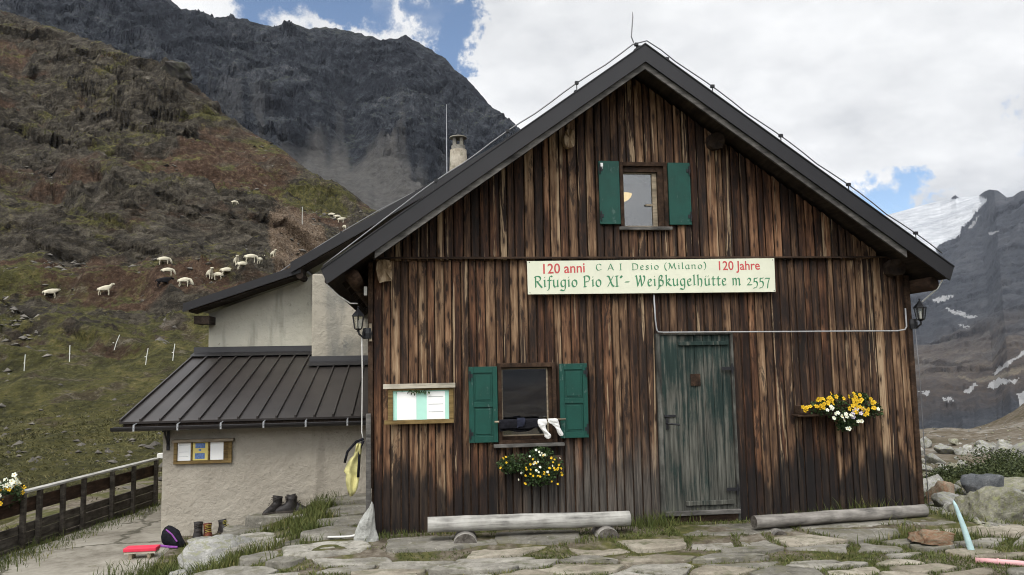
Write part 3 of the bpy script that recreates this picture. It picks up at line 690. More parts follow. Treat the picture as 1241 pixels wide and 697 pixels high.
def build_right():
    az = np.concatenate([np.linspace(6, 31, 60)[:-1], np.linspace(31, 43, 360), np.linspace(43, 60, 50)[1:], np.linspace(60, 310, 190)[1:]])
    t = np.concatenate([np.linspace(0, 1, 300), np.linspace(1.02, 1.25, 10)])
    A, T = np.meshgrid(az, t, indexing='ij'); a = np.radians(A)
    Rs = np.interp(A, [6, 31, 36, 38.2, 39, 44, 60, 100, 200, 310], [3200, 3200, 3100, 2900, 2500, 2200, 1900, 1600, 2200, 1600]); R0 = 520.
    RR = R0 + (Rs - R0) * T; Es = np.interp(A, [q[0] for q in RIGHT], [q[1] for q in RIGHT])
    Es = lerp(np.interp(A, [6, 26, 34, 38, 41, 44.5, 60, 90, 130, 165, 200, 230, 262, 310], [.06, .137, .17, .178, .176, .152, .22, .3, .2, .16, .21, .17, .26, .25]), Es, sst(T, .93, 1.))
    E0 = np.interp(A, [6, 30, 45, 80, 130, 310], [-.16, -.155, -.15, -.15, -.2, -.2])
    tt = np.minimum(T, 1)
    E = E0 + (Es - E0) * (.35 * tt + .65 * tt ** .75)
    x = RR * np.sin(a); y = RR * np.cos(a) - 9; z = 1.7 + RR * E
    edge = np.clip((1 - T) * 14, 0.04, 1) * np.clip(T * 10, 0, 1)
    icemask = pip(A, E, GLAC)
    soft = 1 - .8 * icemask
    z = z + edge * soft * (RR * .015 * ridged(x * .0032, y * .0026, 7, 401, .58) + RR * .005 * ridged(A * .5 + .9 * fbm(x * .002, y * .002, 3, 421), T * 3.5, 4, 411) + RR * .004 * fbm(x * .02, y * .02, 4, 431))
    cm = edge * soft * (1 - np.clip((A - 60) / 5, 0, 1))
    c1 = crags(x, y, z, 34, 80, .3, 671); c2 = crags(x, y, z, 13, 30, -.2, 681)
    d = cm * sst(T, .08, .3) * (18 * (c1 - .3) + 7 * c2); x = x - np.sin(a) * d; y = y - np.cos(a) * d; z = z + d * .3
    z = z - np.maximum(0, T - 1) * 900
    E2 = (z - 1.7) / RR
    wob = .0035 * fbm(A * 6, E2 * 180, 4, 441); wa = .09 * fbm(A * 5, E2 * 160, 4, 451)
    vis = (A > 15) & (A < 46)
    snow = np.zeros(A.shape); tan = np.zeros(A.shape)
    for p in SNOW: snow = np.maximum(snow, pip(A + wa, E2 + wob * .6, p) & vis)
    for p in TAN: tan = np.maximum(tan, pip(A + wa, E2 + wob * .6, p) & vis)
    # scattered snow high on the ring behind the viewer
    ring = (A > 60) & (fbm(x * .006, y * .006, 4, 461) + (E2 - .1) * 2.2 > .32)
    snow = np.maximum(snow, ring)
    V = np.stack([x, y, z], -1).reshape(-1, 3); F = grid_faces(*A.shape)
    ice = (pip(A + wa * .7, E2 + wob * .5, GLAC) & (A > 15) & (A < 46)).ravel()
    fi = ice[F].sum(1) >= 3
    attrs = {'snow': snow.ravel(), 'tan': tan.ravel()}
    def sub(name, FF, mat):
        ids, inv = np.unique(FF, return_inverse=True)
        return link(name, np_mesh(name, V[ids], inv.reshape(-1, 4), mat, attrs={k: v[ids] for k, v in attrs.items()}))
    tag(sub('mountain', F[~fi], M['far']), 'blue grey far mountain with snow patches across the valley on the right', 'mountain', kind='structure')
    tag(sub('glacier', F[fi], M['ice']), 'white crevassed glacier flowing down beside the far rocky summit', 'glacier', kind='structure')
build_right()

# path on the left
def mat_path():
    s = NT('worn_path'); o = s.obj(); n = s.noise(o, .9, 7, .65); n2 = s.noise(o, 8, 6, .7)
    f = s.math('ADD', s.math('MULTIPLY', n, .6), s.math('MULTIPLY', n2, .4))
    c = s.ramp(f, [(.34, (.12, .105, .082)), (.5, (.235, .215, .175)), (.66, (.32, .3, .255))])
    w = s.add('ShaderNodeVectorMath', {'operation': 'ADD'}, _0=o, _1=s.add('ShaderNodeVectorMath', {'operation': 'SCALE'}, _0=s.noise(o, 1.6, 5, .6, True), Scale=.8).outputs[0]).outputs[0]
    cr = s.voro(s.map(w, (.42, .62, .4)), 1, 'DISTANCE_TO_EDGE')
    c = s.mix(s.range(cr, .022, .006, 0, .75), c, (.05, .045, .03))
    c = s.mix(s.range(s.noise(o, 1.3, 6, .7, dist=.6), .58, .68, 0, .7), c, (.075, .07, .035))
    return s.bsdf(c, .9, s.bump(s.math('SUBTRACT', f, s.range(cr, .03, 0., 0, .5)), .6, .04), .2)
M['path'] = mat_path()
def fence_x(y): return np.interp(y, [-9, 0, 2.17, 5.71, 9], [-7.2, -5.75, -5.33, -4.63, -4.0])
def path_z(x, y): return ground_z(x, y) + .02
def build_path():
    ys = np.linspace(-8, 9, 120); us = np.linspace(0, 1, 50); Y, U = np.meshgrid(ys, us, indexing='ij')
    xl = fence_x(Y) + .12 + .1 * fbm(Y * 1.5, 0 * Y, 3, 501)
    xr = np.interp(Y, [-8, -2, 0.6, 2.4, 2.8, 9], [-2.9, -2.9, -3.05, -3.3, -3.55, -3.55]) + .15 * fbm(Y * 1.2, 0 * Y + 5, 3, 511) * (Y < 2.6)
    X = lerp(xl, xr, U); Z = ground_z(X, Y) + .02 - .05 * (np.abs(U - .5) > .48)
    V = np.stack([X, Y, Z], -1).reshape(-1, 3)
    tag(link('path', np_mesh('path', V, grid_faces(*X.shape)[:, ::-1], M['path'])), 'worn pale stone path between the wooden fence and the annex', 'path', kind='structure')
build_path()

# ================================================================== THE TIMBER HUT
rng = random.Random(7)
XL, XR, XC = -.5, 5.97, 2.62          # facade edges and ridge
ZR, SL = 5.34, .715                   # ridge height of the roof skin, slope
GZ = -.17
LEDGE = 2.95
def roof_top(x): return ZR - SL * abs(x - XC)
hut = thing('timber_hut', 'dark weathered timber hut with steep gable, green shutters and long cream sign', 'mountain hut', (2.7, 2.7, -.16))
# openings (x0,x1,z0,z1)
WIN_LO = (.90, 1.575, .82, 1.73)
WIN_UP = (2.40, 2.985, 3.28, 4.10)
DOOR = (2.775, 3.72, -.3, 2.045)

def board_edges(fixed, w0=.082, w1=.125):
    e = [fixed[0]]
    for a, b in zip(fixed, fixed[1:]):
        n = max(1, round((b - a) / ((w0 + w1) / 2))); ws = [rng.uniform(w0, w1) for _ in range(n)]; k = (b - a) / sum(ws); x = a
        for w in ws: x += w * k; e.append(x)
        e[-1] = b
    return e
def board(mb, x0, x1, z0, ztop, y_front, tone):
    """one upright board with a slightly wandering waney edge; ztop(x) gives its upper end"""
    n = max(2, int((max(ztop(x0), ztop(x1)) - z0) / .16)); rows = []
    ph = rng.uniform(0, 50); th = .024; cup = rng.uniform(-.003, .006); tilt = rng.uniform(-.004, .004)
    wa = rng.choice((.0025, .005, .008))
    for i in range(n + 1):
        f = i / n; zl = z0 + (ztop(x0) - z0) * f; zr = z0 + (ztop(x1) - z0) * f
        xa = x0 + .0055 + wa * float(vn(zl * 3.1, ph, 3)) * .5 + (wa * .5); xb = x1 - .0055 + wa * float(vn(zr * 3.1, ph + 9, 4)) * .5 - wa * .5
        xm = (xa + xb) / 2; zm = (zl + zr) / 2
        rows.append([(xa, y_front + th, zl), (xa, y_front + .005 + tilt, zl), (xa + .007, y_front + tilt, zl), (xm, y_front - cup, zm), (xb - .007, y_front - tilt, zr), (xb, y_front + .005 - tilt, zr), (xb, y_front + th, zr)])
    vs = [p for r in rows for p in r]; m = 7
    fs = [(i * m + k, i * m + k + 1, (i + 1) * m + k + 1, (i + 1) * m + k) for i in range(n) for k in range(m - 1)]
    fs += [tuple(range(m))[::-1], tuple(n * m + k for k in range(m))]
    mb.add(vs, fs, 0, tone)
def tone_for():
    return (min(1, max(0, rng.betavariate(1.35, 1.6))), rng.random(), rng.random())
def cladding(mb, fixed, z0, ztop, opens, yf):
    e = board_edges(fixed)
    for a, b in zip(e, e[1:]):
        mid = (a + b) / 2; spans = [(z0 + rng.uniform(-.03, .03), None)]; t = tone_for(); y = yf + rng.uniform(-.008, .008)
        for (ox0, ox1, oz0, oz1) in opens:
            if ox0 - 1e-4 < mid < ox1 + 1e-4:
                spans = [(spans[0][0], oz0), (oz1, None)] if oz0 > z0 else [(oz1, None)]
        for s0, s1 in spans:
            f = (lambda x: ztop(x)) if s1 is None else (lambda x, q=s1: q)
            if f(mid) - s0 > .03:
                board(mb, a, b, s0, f, y, t); t = (t[0] * .9 + .05, t[1], t[2])
mb = MB()
cladding(mb, [XL, WIN_LO[0], WIN_LO[1], DOOR[0], DOOR[1], XR], GZ - .04, lambda x: LEDGE + .01, [WIN_LO, DOOR], -.012)
cladding(mb, [XL + .02, WIN_UP[0], WIN_UP[1], XR - .02], LEDGE - .02, lambda x: roof_top(x) - .19, [WIN_UP], -.04)
clad = mb.build('wall', M['boards'], hut)
# structural walls behind the boards, with the openings left open
def wall_with_holes(mb, x0, x1, z0, ztop_fn, holes, y0, y1):
    xs = sorted({x0, x1, XC} | {h[0] for h in holes} | {h[1] for h in holes}); xs = [x for x in xs if x0 <= x <= x1]
    for a, b in zip(xs, xs[1:]):
        mid = (a + b) / 2; cuts = sorted((h[2], h[3]) for h in holes if h[0] - 1e-6 < mid < h[1] + 1e-6); z = z0
        for c0, c1 in cuts:
            if c0 > z: mb.prism([(a, z), (b, z), (b, c0), (a, c0)], 'y', y0, y1)
            z = c1
        mb.prism([(a, z), (b, z), (b, ztop_fn(b)), (a, ztop_fn(a))], 'y', y0, y1)
mb = MB(); g = .012
wall_with_holes(mb, XL + .01, XR - .01, -.35, lambda x: roof_top(x) - .21, [WIN_LO, WIN_UP, (DOOR[0], DOOR[1], -.36, DOOR[3])], .013, .14)
mb.box(XL + .01, XL + .14, .145, 5.6, -.6, roof_top(XL) - .21); mb.box(XR - .14, XR - .01, .145, 5.6, -.6, roof_top(XR) - .21)
mb.build('wall_frame', M['darkwood'], hut); mb = MB()
mb.box(XL + .15, XR - .15, .15, 5.5, 2.60, 2.72)      # floor between the storeys
mb.box(XL + .15, XR - .15, .15, 5.5, -.45, -.30)
mb.box(XL + .15, XR - .15, 2.6, 2.7, -.29, 2.59)
mb.prism([(XL + .2, 2.73), (XR - .2, 2.73), (XC + 1.2, 4.4), (XC - 1.2, 4.4)], 'y', 2.3, 2.4)
mb.build('room_partition', M['room'], hut)
# side cladding (seen from a step to the side)
for sx, xs in ((-1, XL), (1, XR)):
    mb = MB()
    for k in range(9):
        z0 = -.3 + k * .33; mb.box(xs - .02 if sx < 0 else xs - .005, xs + .005 if sx < 0 else xs + .02, .02, 5.6, z0, z0 + .322)
    mb.build('side_wall', M['darkwood_x'], hut)
# drip ledge between the two tiers, corner posts
mb = MB(); mb.hexa([(XL, -.085, LEDGE - .02), (5.73, -.085, LEDGE - .02), (5.73, -.02, LEDGE - .005), (XL, -.02, LEDGE - .005), (XL, -.085, LEDGE - .006), (5.73, -.085, LEDGE - .006), (5.73, -.02, LEDGE + .015), (XL, -.02, LEDGE + .015)])
mb.build('drip_ledge', M['darkwood_x'], hut)
mb = MB(); mb.box(XL - .055, XL - .002, -.05, .06, .38, 2.9); mb.build('corner_post', M['darkwood'], hut, bevel=.005)
mb = MB(); mb.box(XR - .01, XR + .05, -.045, .06, -.25, 2.72); mb.build('corner_post', M['darkwood'], hut, bevel=.005)
mb = MB(); mb.box(XL - .075, XL - .02, -.115, -.055, -.12, 1.2); mb.build('corner_board', M['rake_wood'], hut, bevel=.004)
# roof: skin, fascia, rake boards, soffit, purlins
HW = 3.625; YF, YB = -.5, 5.65
roof_mb = MB()
for sgn in (-1, 1):
    xe = XC + sgn * HW; ze = ZR - SL * HW; th = .045
    P = [(XC, ZR), (xe, ze), (xe, ze - th), (XC, ZR - th)]
    roof_mb.prism(P if sgn < 0 else P[::-1], 'y', YF - .02, YB)
    n = 12
    for k in range(1, n):                                            # standing seams
        pass
for j in range(16):
    y = YF + .25 + j * .38
    for sgn in (-1, 1):
        xe = XC + sgn * HW; ze = ZR - SL * HW
        roof_mb.prism([(XC, ZR + .003), (XC, ZR + .033), (xe, ze + .033), (xe, ze + .003)] if sgn < 0 else [(XC, ZR + .033), (XC, ZR + .003), (xe, ze + .003), (xe, ze + .033)], 'y', y, y + .02)
roof_mb.box(XC - .07, XC + .07, YF + .02, YB, ZR - .012, ZR + .028)
roof = roof_mb.build('roof', M['fascia'], hut)
for sgn in (-1, 1):
    xe = XC + sgn * (HW + .01); ze = ZR - SL * (HW + .01); v0 = .0; v1 = .19
    mb = MB(); y0, y1 = YF - .05, YF - .022
    cut = .06
    P = [(XC, ZR + .012), (xe, ze + .012), (xe - sgn * cut, ze - v1 * .95 + .04), (XC, ZR - v1)]
    mb.prism(P if sgn < 0 else P[::-1], 'y', y0, y1)
    P = [(XC, ZR + .028), (xe, ze + .028), (xe, ze + .0145), (XC, ZR + .0145)]
    mb.prism(P if sgn < 0 else P[::-1], 'y', y0 - .012, y1 + .10)    # folded top edge
    mb.build('fascia', M['fascia'], roof)
    mb = MB(); xb = XC + sgn * (HW - .55)
    P = [(XC, ZR - .16), (xb, roof_top(xb) - .16), (xb, roof_top(xb) - .265), (XC, ZR - .265)]
    mb.prism(P if sgn < 0 else P[::-1], 'y', YF - .018, YF + .012)
    mb.build('rake_board', M['rake_wood'], roof)
    mb = MB()
    P = [(XC, ZR - .05), (xe - sgn * .03, ze - .05), (xe - sgn * .03, ze - .115), (XC, ZR - .115)]
    mb.prism(P if sgn < 0 else P[::-1], 'y', YF + .014, YB)
    # rafters
    for j in range(8):
        y = YF + .1 + j * .75; xi = XC + sgn * (HW - .12); w0 = XC + sgn * .0
        P = [(XC + sgn * .05, roof_top(XC + sgn * .05) - .118), (xi, roof_top(xi) - .118), (xi - sgn * .05, roof_top(xi) - .2), (XC + sgn * .05, roof_top(XC + sgn * .05) - .215)]
        if j: mb.prism(P if sgn < 0 else P[::-1], 'y', y, y + .1)
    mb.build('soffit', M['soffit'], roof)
    mb = MB(); xp = XL - .2 if sgn < 0 else XR + .13
    mb.tube([(xp, YF + .14, roof_top(xp) - .27), (xp, 2.5, roof_top(xp) - .275), (xp, 5.4, roof_top(xp) - .27)], .085, 10)
    mb.build('eave_purlin', M['darkwood'], hut, smooth=True)
# projecting beam ends
def beam_end(x, z, w, h, mat, y0=-.2, ragged=.03):
    mb = MB(); n = 6; k0 = []
    for i in range(2):
        for a in range(12):
            t = 2 * math.pi * a / 12; ex = math.copysign(abs(math.cos(t)) ** .7, math.cos(t)) * w / 2; ez = math.copysign(abs(math.sin(t)) ** .7, math.sin(t)) * h / 2
            k0.append((x + ex * (1 + rng.uniform(-.08, .08)), (y0 + rng.uniform(-ragged, ragged)) if i == 0 else .0, z + ez * (1 + rng.uniform(-.1, .1)) - (rng.uniform(0, ragged * 1.5) if i == 0 and ez < 0 else 0)))
    k0.append((x, y0 + .004, z))
    mb.add(k0, [(a, (a + 1) % 12, 12 + (a + 1) % 12, 12 + a) for a in range(12)] + [(24, (a + 1) % 12, a) for a in range(12)])
    mb.build('beam_end', mat, hut)
beam_end(1.785, 4.35, .125, .2, M['endgrain_light'], -.17)
beam_end(3.59, 4.355, .2, .19, M['endgrain_dark'], -.15, .012)
beam_end(-.365, 2.80, .175, .24, M['endgrain_light'], -.17, .035)
beam_end(5.81, 2.81, .21, .21, M['endgrain_dark'], -.15, .012)

# windows
def window(o, rail_z=None, casement_open=False, glass_x1=None):
    x0, x1, z0, z1 = o; mb = MB(); f = .045
    mb.box(x0, x0 + f, -.06, .13, z0, z1); mb.box(x1 - f, x1, -.06, .13, z0, z1); mb.box(x0 + f, x1 - f, -.06, .13, z1 - .05, z1); mb.box(x0 + f, x1 - f, -.05, .13, z0, z0 + .04)
    w = mb.build('window', M['darkwood'], hut, bevel=.004)
    return w
w1 = window(WIN_LO)
x0, x1, z0, z1 = WIN_LO
mb = MB(); mb.box(x0 - .06, x1 + .07, -.13, -.055, z0 - .035, z0 + .002); mb.build('sill', M['rake_wood'], w1, bevel=.006)
mb = MB(); gx0, gx1, gz0, gz1 = x0 + .05, 1.49, z0 + .08, z1 - .06
for a, b, c, d in ((gx0, gx0 + .014, gz0, gz1), (gx1 - .017, gx1, gz0, gz1), (gx0 + .0145, gx1 - .0175, gz1 - .012, gz1), (gx0 + .0145, gx1 - .0175, gz0, gz0 + .014)): mb.box(a, b, .02, .05, c, d)
mb.build('casement', M['frame_wood'], w1)
mb = MB(); mb.box(gx1 + .002, x1 - .046, .0, .06, z0 + .042, z1 - .052); mb.box(gx0, gx1, .015, .06, z0 + .042, gz0 - .002); mb.build('frame_post', M['darkwood'], w1)
mb = MB(); mb.box(gx0 + .012, gx1 - .015, .034, .039, gz0 + .012, gz1 - .01); mb.build('pane', M['glass'], w1)
w2 = window(WIN_UP)
x0, x1, z0, z1 = WIN_UP
mb = MB(); mb.box(x0 - .03, x1 + .03, -.10, -.055, z0 - .01, z0 + .03); mb.build('sill', M['rake_wood'], w2, bevel=.005)
mb = MB(); mb.box(x0 + .046, x1 - .046, -.03, .12, z1 - .115, z1 - .052); mb.box(x1 - .115, x1 - .047, -.035, .12, z0 + .042, z1 - .118); mb.build('frame_post', M['darkwood'], w2)
mb = MB(); gx0, gx1, gz0, gz1 = x0 + .046, x1 - .118, z0 + .044, z1 - .118
for a, b, c, d in ((gx0, gx0 + .012, gz0, gz1), (gx1 - .055, gx1, gz0, gz1), (gx0 + .013, gx1 - .056, gz1 - .012, gz1), (gx0 + .013, gx1 - .056, gz0, gz0 + .012)): mb.box(a, b, .0, .045, c, d)
mb.box(gx1 - .145, gx1 - .058, -.006, .012, gz0 + .255, gz0 + .272)
mb.build('casement', M['frame_wood'], w2)
mb = MB(); mb.box(gx0 + .010, gx1 - .054, .022, .027, gz0 + .010, gz1 - .010); mb.build('pane', M['glass_upper'], w2)
# lit pendant lamp inside the upper room
lamp = thing('ceiling_lamp', 'lit yellow bowl lamp hanging inside the upper gable window', 'lamp', (2.62, .75, 3.95))
mb = MB(); mb.lathe([(.008, 0), (.05, .006), (.10, .03), (.135, .065), (.15, .10), (.143, .10), (.125, .065), (.05, .02)], (2.62, .75, 3.78), 20); mb.build('lamp_shade', M['lamp'], lamp, smooth=True)
mb = MB(); mb.tube([(2.62, .75, 3.86), (2.62, .75, 4.75)], .006, 6); mb.build('cord', M['black_metal'], lamp)

# shutters
def shutter(x0, x1, z0, z1, panels, hinge_side, y=-.085):
    mb = MB(); t = .03; st = .055
    if panels:
        mb.box(x0, x0 + st, y, y + t, z0, z1); mb.box(x1 - st, x1, y, y + t, z0, z1)
        zs = [z0, z0 + .07, (z0 + z1) / 2 - .03, (z0 + z1) / 2 + .03, z1 - .07, z1]
        for a, b in ((0, 1), (2, 3), (4, 5)): mb.box(x0 + st + .0005, x1 - st - .0005, y, y + t, zs[a], zs[b])
        for a, b in ((1, 2), (3, 4)):
            mb.box(x0 + st + .0005, x1 - st - .0005, y + .014, y + t - .004, zs[a] + .0005, zs[b] - .0005)
            mb.box(x0 + st + .022, x1 - st - .022, y + .006, y + .0138, zs[a] + .022, zs[b] - .022)
    else: mb.box(x0, x1, y, y + t, z0, z1)
    s = mb.build('shutter', M['green'], hut, bevel=.003)
    for zz in (z0 + .10, z1 - .10):
        m2 = MB(); hx = x0 if hinge_side < 0 else x1
        m2.box(hx - .004 if hinge_side < 0 else hx - .045, hx + .045 if hinge_side < 0 else hx + .004, y - .007, y - .0005, zz - .02, zz + .02)
        m2.tube([(hx + (.012 if hinge_side < 0 else -.012), y - .012, zz - .055), (hx + (.012 if hinge_side < 0 else -.012), y - .012, zz + .055)], .009, 6)
        m2.build('hinge', M['black_metal'], s)
    return s
shutter(.568, .893, .845, 1.695, True, -1); shutter(1.61, 1.935, .868, 1.712, True, 1)
s3 = shutter(2.142, 2.39, 3.34, 4.10, False, -1); shutter(2.99, 3.262, 3.335, 4.09, False, 1)
for k, (z, c0) in enumerate(((1.265, 'paper'),)): pass
mb = MB(); mb.box(2.165, 2.195, -.0875, -.0855, 4.03, 4.075); mb.box(2.17, 2.192, -.0875, -.0855, 4.005, 4.022); mb.build('paint_flake', M['paper'], s3)

# door
mb = MB(); dx0, dx1, dz0, dz1 = 2.83, 3.685, -.03, 2.02
mb.box(DOOR[0], dx0 - .003, -.045, .12, -.3, dz1 + .024); mb.box(dx1 + .003, DOOR[1], -.045, .12, -.3, dz1 + .024); mb.box(dx0 - .003, dx1 + .003, -.045, .12, dz1 + .002, dz1 + .024)
mb.build('door_frame', M['door_frame'], hut, bevel=.004)
mb = MB()
mb.box(dx0, dx0 + .20, -.035, .03, dz0 + .02, dz1); 
e = [dx0 + .203 + (dx1 - dx0 - .203) * k / 6 for k in range(7)]
for k, (a, b) in enumerate(zip(e, e[1:])): mb.box(a + .002, b - .002, -.012 + rng.uniform(-.003, .003), .03, dz0 + .02, dz1)
door = mb.build('door', M['door'], hut, bevel=.003)
for q in ((dx0 + .22, dx1 - .02, -.042, -.018, 1.90, 1.945), (dx0 + .24, dx1 - .04, -.042, -.018, .05, .10)): MB().box(*q).build('door_batten', M['door'], door, bevel=.004)
mb = MB(); mb.box(3.185, 3.305, -.03, -.018, 1.425, 1.565); mb.build('hatch', M['darkwood'], door, bevel=.003)
mb = MB()
mb.box(2.86, 2.89, -.047, -.0355, .93, 1.06); mb.tube([(2.875, -.045, 1.0), (2.875, -.10, 1.0), (2.90, -.115, .995), (3.0, -.11, .985)], .011, 8); mb.box(2.845, 2.98, -.05, -.036, 1.07, 1.095)
mb.build('handle', M['black_metal'], door)
for z in (1.62, .22):
    mb = MB(); mb.box(3.56, 3.72, -.05, -.045, z - .02, z + .02); mb.tube([(3.69, -.055, z - .06), (3.69, -.055, z + .06)], .012, 6); mb.build('hinge', M['black_metal'], door)
mb = MB(); mb.box(2.80, 3.70, -.10, -.05, -.05, .0); mb.build('door_sill', M['rake_wood'], hut, bevel=.005)
mb = MB(); mb.box(DOOR[0] + .01, DOOR[1] - .01, -.04, .02, -.24, -.055); mb.build('threshold_board', M['darkwood_x'], hut, bevel=.004)

# ================================================================== STONE ANNEX behind and to the left
annex = thing('stone_annex', 'pale rendered stone annex with dark metal roofs behind the timber hut', 'building', (-2, 4.5, -.6))
AY = 6.2
def annex_roof(x): return float(np.interp(x, [-4.15, -2.15, XC, 7.4], [2.88, 3.60, 6.46, 3.6]))
# upper gable wall
xs = [-3.87, -2.15, XC, 6.2]
mb = MB(); mb.prism([(-3.87, -1.2), (6.2, -1.2)] + [(x, annex_roof(x) - .2) for x in xs[::-1]], 'y', AY, AY + .35); mb.box(-3.87, -3.5, AY + .355, 11.5, -1.2, 2.78)
mb.build('wall', M['plaster_cream'], annex)
mb = MB(); mb.box(-1.89, -.56, 5.4, AY - .004, .5, 3.42); mb.build('buttress_wall', M['plaster_grey'], annex, bevel=.03)
# upper roof
def slab(mb, pts, y0, y1, th):
    for (xa, za), (xb, zb) in zip(pts, pts[1:]): mb.prism([(xa, za), (xa, za - th), (xb, zb - th), (xb, zb)], 'y', y0, y1)
mb = MB(); slab(mb, [(-4.15, 2.90), (-2.1, 3.60)], 5.62, 12, .05); slab(mb, [(-2.26, 3.64), (XC, 6.53), (7.4, 3.68)], 5.55, 12, .05)
ar = mb.build('roof', M['roofmetal'], annex)
mb = MB(); slab(mb, [(-4.17, 2.915), (-2.12, 3.615)], 5.58, 5.615, .15); mb.build('fascia', M['fascia'], ar)
mb = MB(); slab(mb, [(-2.29, 3.645), (XC, 6.545), (7.42, 3.685)], 5.51, 5.545, .19); mb.build('fascia', M['fascia'], ar)
mb = MB(); slab(mb, [(-4.08, 2.865), (-2.1, 3.545)], 5.64, 6.19, .1); slab(mb, [(-2.2, 3.59), (XC, 6.47), (7.3, 3.65)], 5.57, 6.19, .1)
mb.box(-4.02, -3.75, 5.75, AY - .004, 2.56, 2.70); mb.tube([(-2.14, 5.6, 3.42), (-2.14, 6.19, 3.42)], .07, 8)
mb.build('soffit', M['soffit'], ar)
# chimney
ch = MB(); ch.lathe([(.215, 0), (.205, .6), (.185, 1.13)], (.93, 8.2, 5.4), 16)
chim = ch.build('chimney', M['stone_tan'], annex, smooth=True)
mb = MB(); cx, cy, cz = .93, 8.2, 6.53
mb.lathe([(.15, 0), (.155, .10)], (cx, cy, cz), 14)
for a in range(4):
    t = a * math.pi / 2 + .6; mb.box(cx + .11 * math.cos(t) - .035, cx + .11 * math.cos(t) + .035, cy + .11 * math.sin(t) - .035, cy + .11 * math.sin(t) + .035, cz + .101, cz + .26)
mb.lathe([(.15, .262), (.20, .275), (.19, .30), (.08, .335)], (cx, cy, cz), 14)
mb.build('chimney_cap', M['stone'], chim)
# lean-to
LX0, LX1, LY = -3.6, -.56, 2.8
def lr(y): return 1.0 + (y - 2.5) * (1.0 / 3.7) + .02
mb = MB()
mb.prism([(LY, -1.0), (AY - .004, -1.0), (AY - .004, lr(AY) - .10), (LY, lr(LY) - .10)], 'x', LX0, LX1)
mb.build('wall', M['plaster'], annex)
mb = MB(); y0, y1 = 2.52, AY - .002; RX0, RX1 = -4.1, -.54
mb.prism([(y0, lr(y0)), (y1, lr(y1)), (y1, lr(y1) - .03), (y0, lr(y0) - .03)][::-1], 'x', RX0, RX1)
k = 0; x = RX0
while x < RX1:
    mb.prism([(y0, lr(y0) + .002), (y1, lr(y1) + .002), (y1, lr(y1) + .035), (y0, lr(y0) + .035)], 'x', x, x + .022); x += .262
lroof = mb.build('roof', M['roofmetal'], annex)
mb = MB()
mb.prism([(AY - .01, lr(AY) + .13), (AY - .03, lr(AY) + .13), (AY - .045, lr(AY - .04) + .04), (AY - .3, lr(AY - .3) + .04), (AY - .3, lr(AY - .3) + .036), (AY - .01, lr(AY) + .036)], 'x', RX0 - .02, -1.9)
yb = 5.4
mb.prism([(yb - .003, lr(yb) + .13), (yb - .02, lr(yb) + .13), (yb - .035, lr(yb) + .04), (yb - .28, lr(yb - .28) + .04), (yb - .28, lr(yb - .28) + .036), (yb - .003, lr(yb) + .036)], 'x', -1.92, -.56)
mb.build('flashing', M['fascia'], lroof)
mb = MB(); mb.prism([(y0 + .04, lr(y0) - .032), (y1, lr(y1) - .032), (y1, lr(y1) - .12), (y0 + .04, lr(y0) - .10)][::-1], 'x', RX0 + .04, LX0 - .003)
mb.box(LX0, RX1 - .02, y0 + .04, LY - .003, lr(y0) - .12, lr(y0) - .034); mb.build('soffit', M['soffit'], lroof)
gm = MB(); rr_, n = .058, 8
prof = [(2.47 + rr_ * math.cos(math.pi + math.pi * i / n), .955 + rr_ * math.sin(math.pi + math.pi * i / n)) for i in range(n + 1)]
inner = [(2.47 + (rr_ - .006) * math.cos(2 * math.pi - math.pi * i / n), .955 + (rr_ - .006) * math.sin(2 * math.pi - math.pi * i / n)) for i in range(n + 1)]
gm.prism(prof + inner, 'x', RX0 - .08, RX1 + .02); gut = gm.build('gutter', M['gutter'], lroof)
for i in range(6):
    x = -3.87 + i * .575; mb = MB(); mb.tube([(x, 2.53, 1.0), (x, 2.41, .985), (x, 2.405, .94), (x, 2.42, .905)], .009, 5); mb.box(x - .012, x + .012, 2.402, 2.408, .90, .985); mb.build('gutter_clip', M['galv'], gut)
mb = MB(); mb.box(-3.54, -3.505, LY - .04, LY - .002, .6, .93); mb.box(-3.55, -3.495, LY - .22, LY - .005, .87, .90); mb.tube([(-3.522, LY - .03, .66), (-3.522, LY - .2, .875)], .012, 6); mb.build('eave_bracket', M['black_metal'], annex)

# ================================================================== ROOF WIRES
def conductor(name, label, pts, rod, clips, group=None):
    t = thing(name, label, 'lightning conductor', pts[0])
    mb = MB(); mb.tube(pts, .008, 6); mb.build('wire', M['wire'], t, smooth=True)
    if rod: mb = MB(); mb.tube(rod, [.007] * (len(rod) - 1) + [.003], 6); mb.build('air_rod', M['wire'], t)
    for (x, y, z0, z1) in clips:
        mb = MB(); mb.tube([(x, y, z0), (x, y, z1)], .006, 5); mb.box(x - .02, x + .02, y - .02, y + .02, z1 - .018, z1 + .014); mb.box(x - .03, x + .03, y - .025, y + .025, z0 - .002, z0 + .03)
        mb.build('clip', M['black_metal'], t)
pts = []; clips = []
yw = -.50
for x in np.linspace(-1.0, 6.15, 44):
    k = (x - XC) / .82; sag = -.028 * (1 - abs(math.cos(math.pi * k)) ** .8)
    off = .125 + sag + (-.02 if abs(x - XC) < .12 else 0)
    if x < -.3: off = .05 + .05 * max(0, (x + 1.0) / .7)
    pts.append((float(x), yw, roof_top(x) + off))
for k in (-3, -2, -1, 1, 2, 3, 4):
    x = XC + .82 * k * .98
    if x < 6.1: clips.append((x, yw, roof_top(x) + .005, roof_top(x) + .128))
clips.append((XC - .09, yw, roof_top(XC - .09), ZR + .03)); clips.append((XC + .27, yw, roof_top(XC + .27), roof_top(XC + .27) + .06))
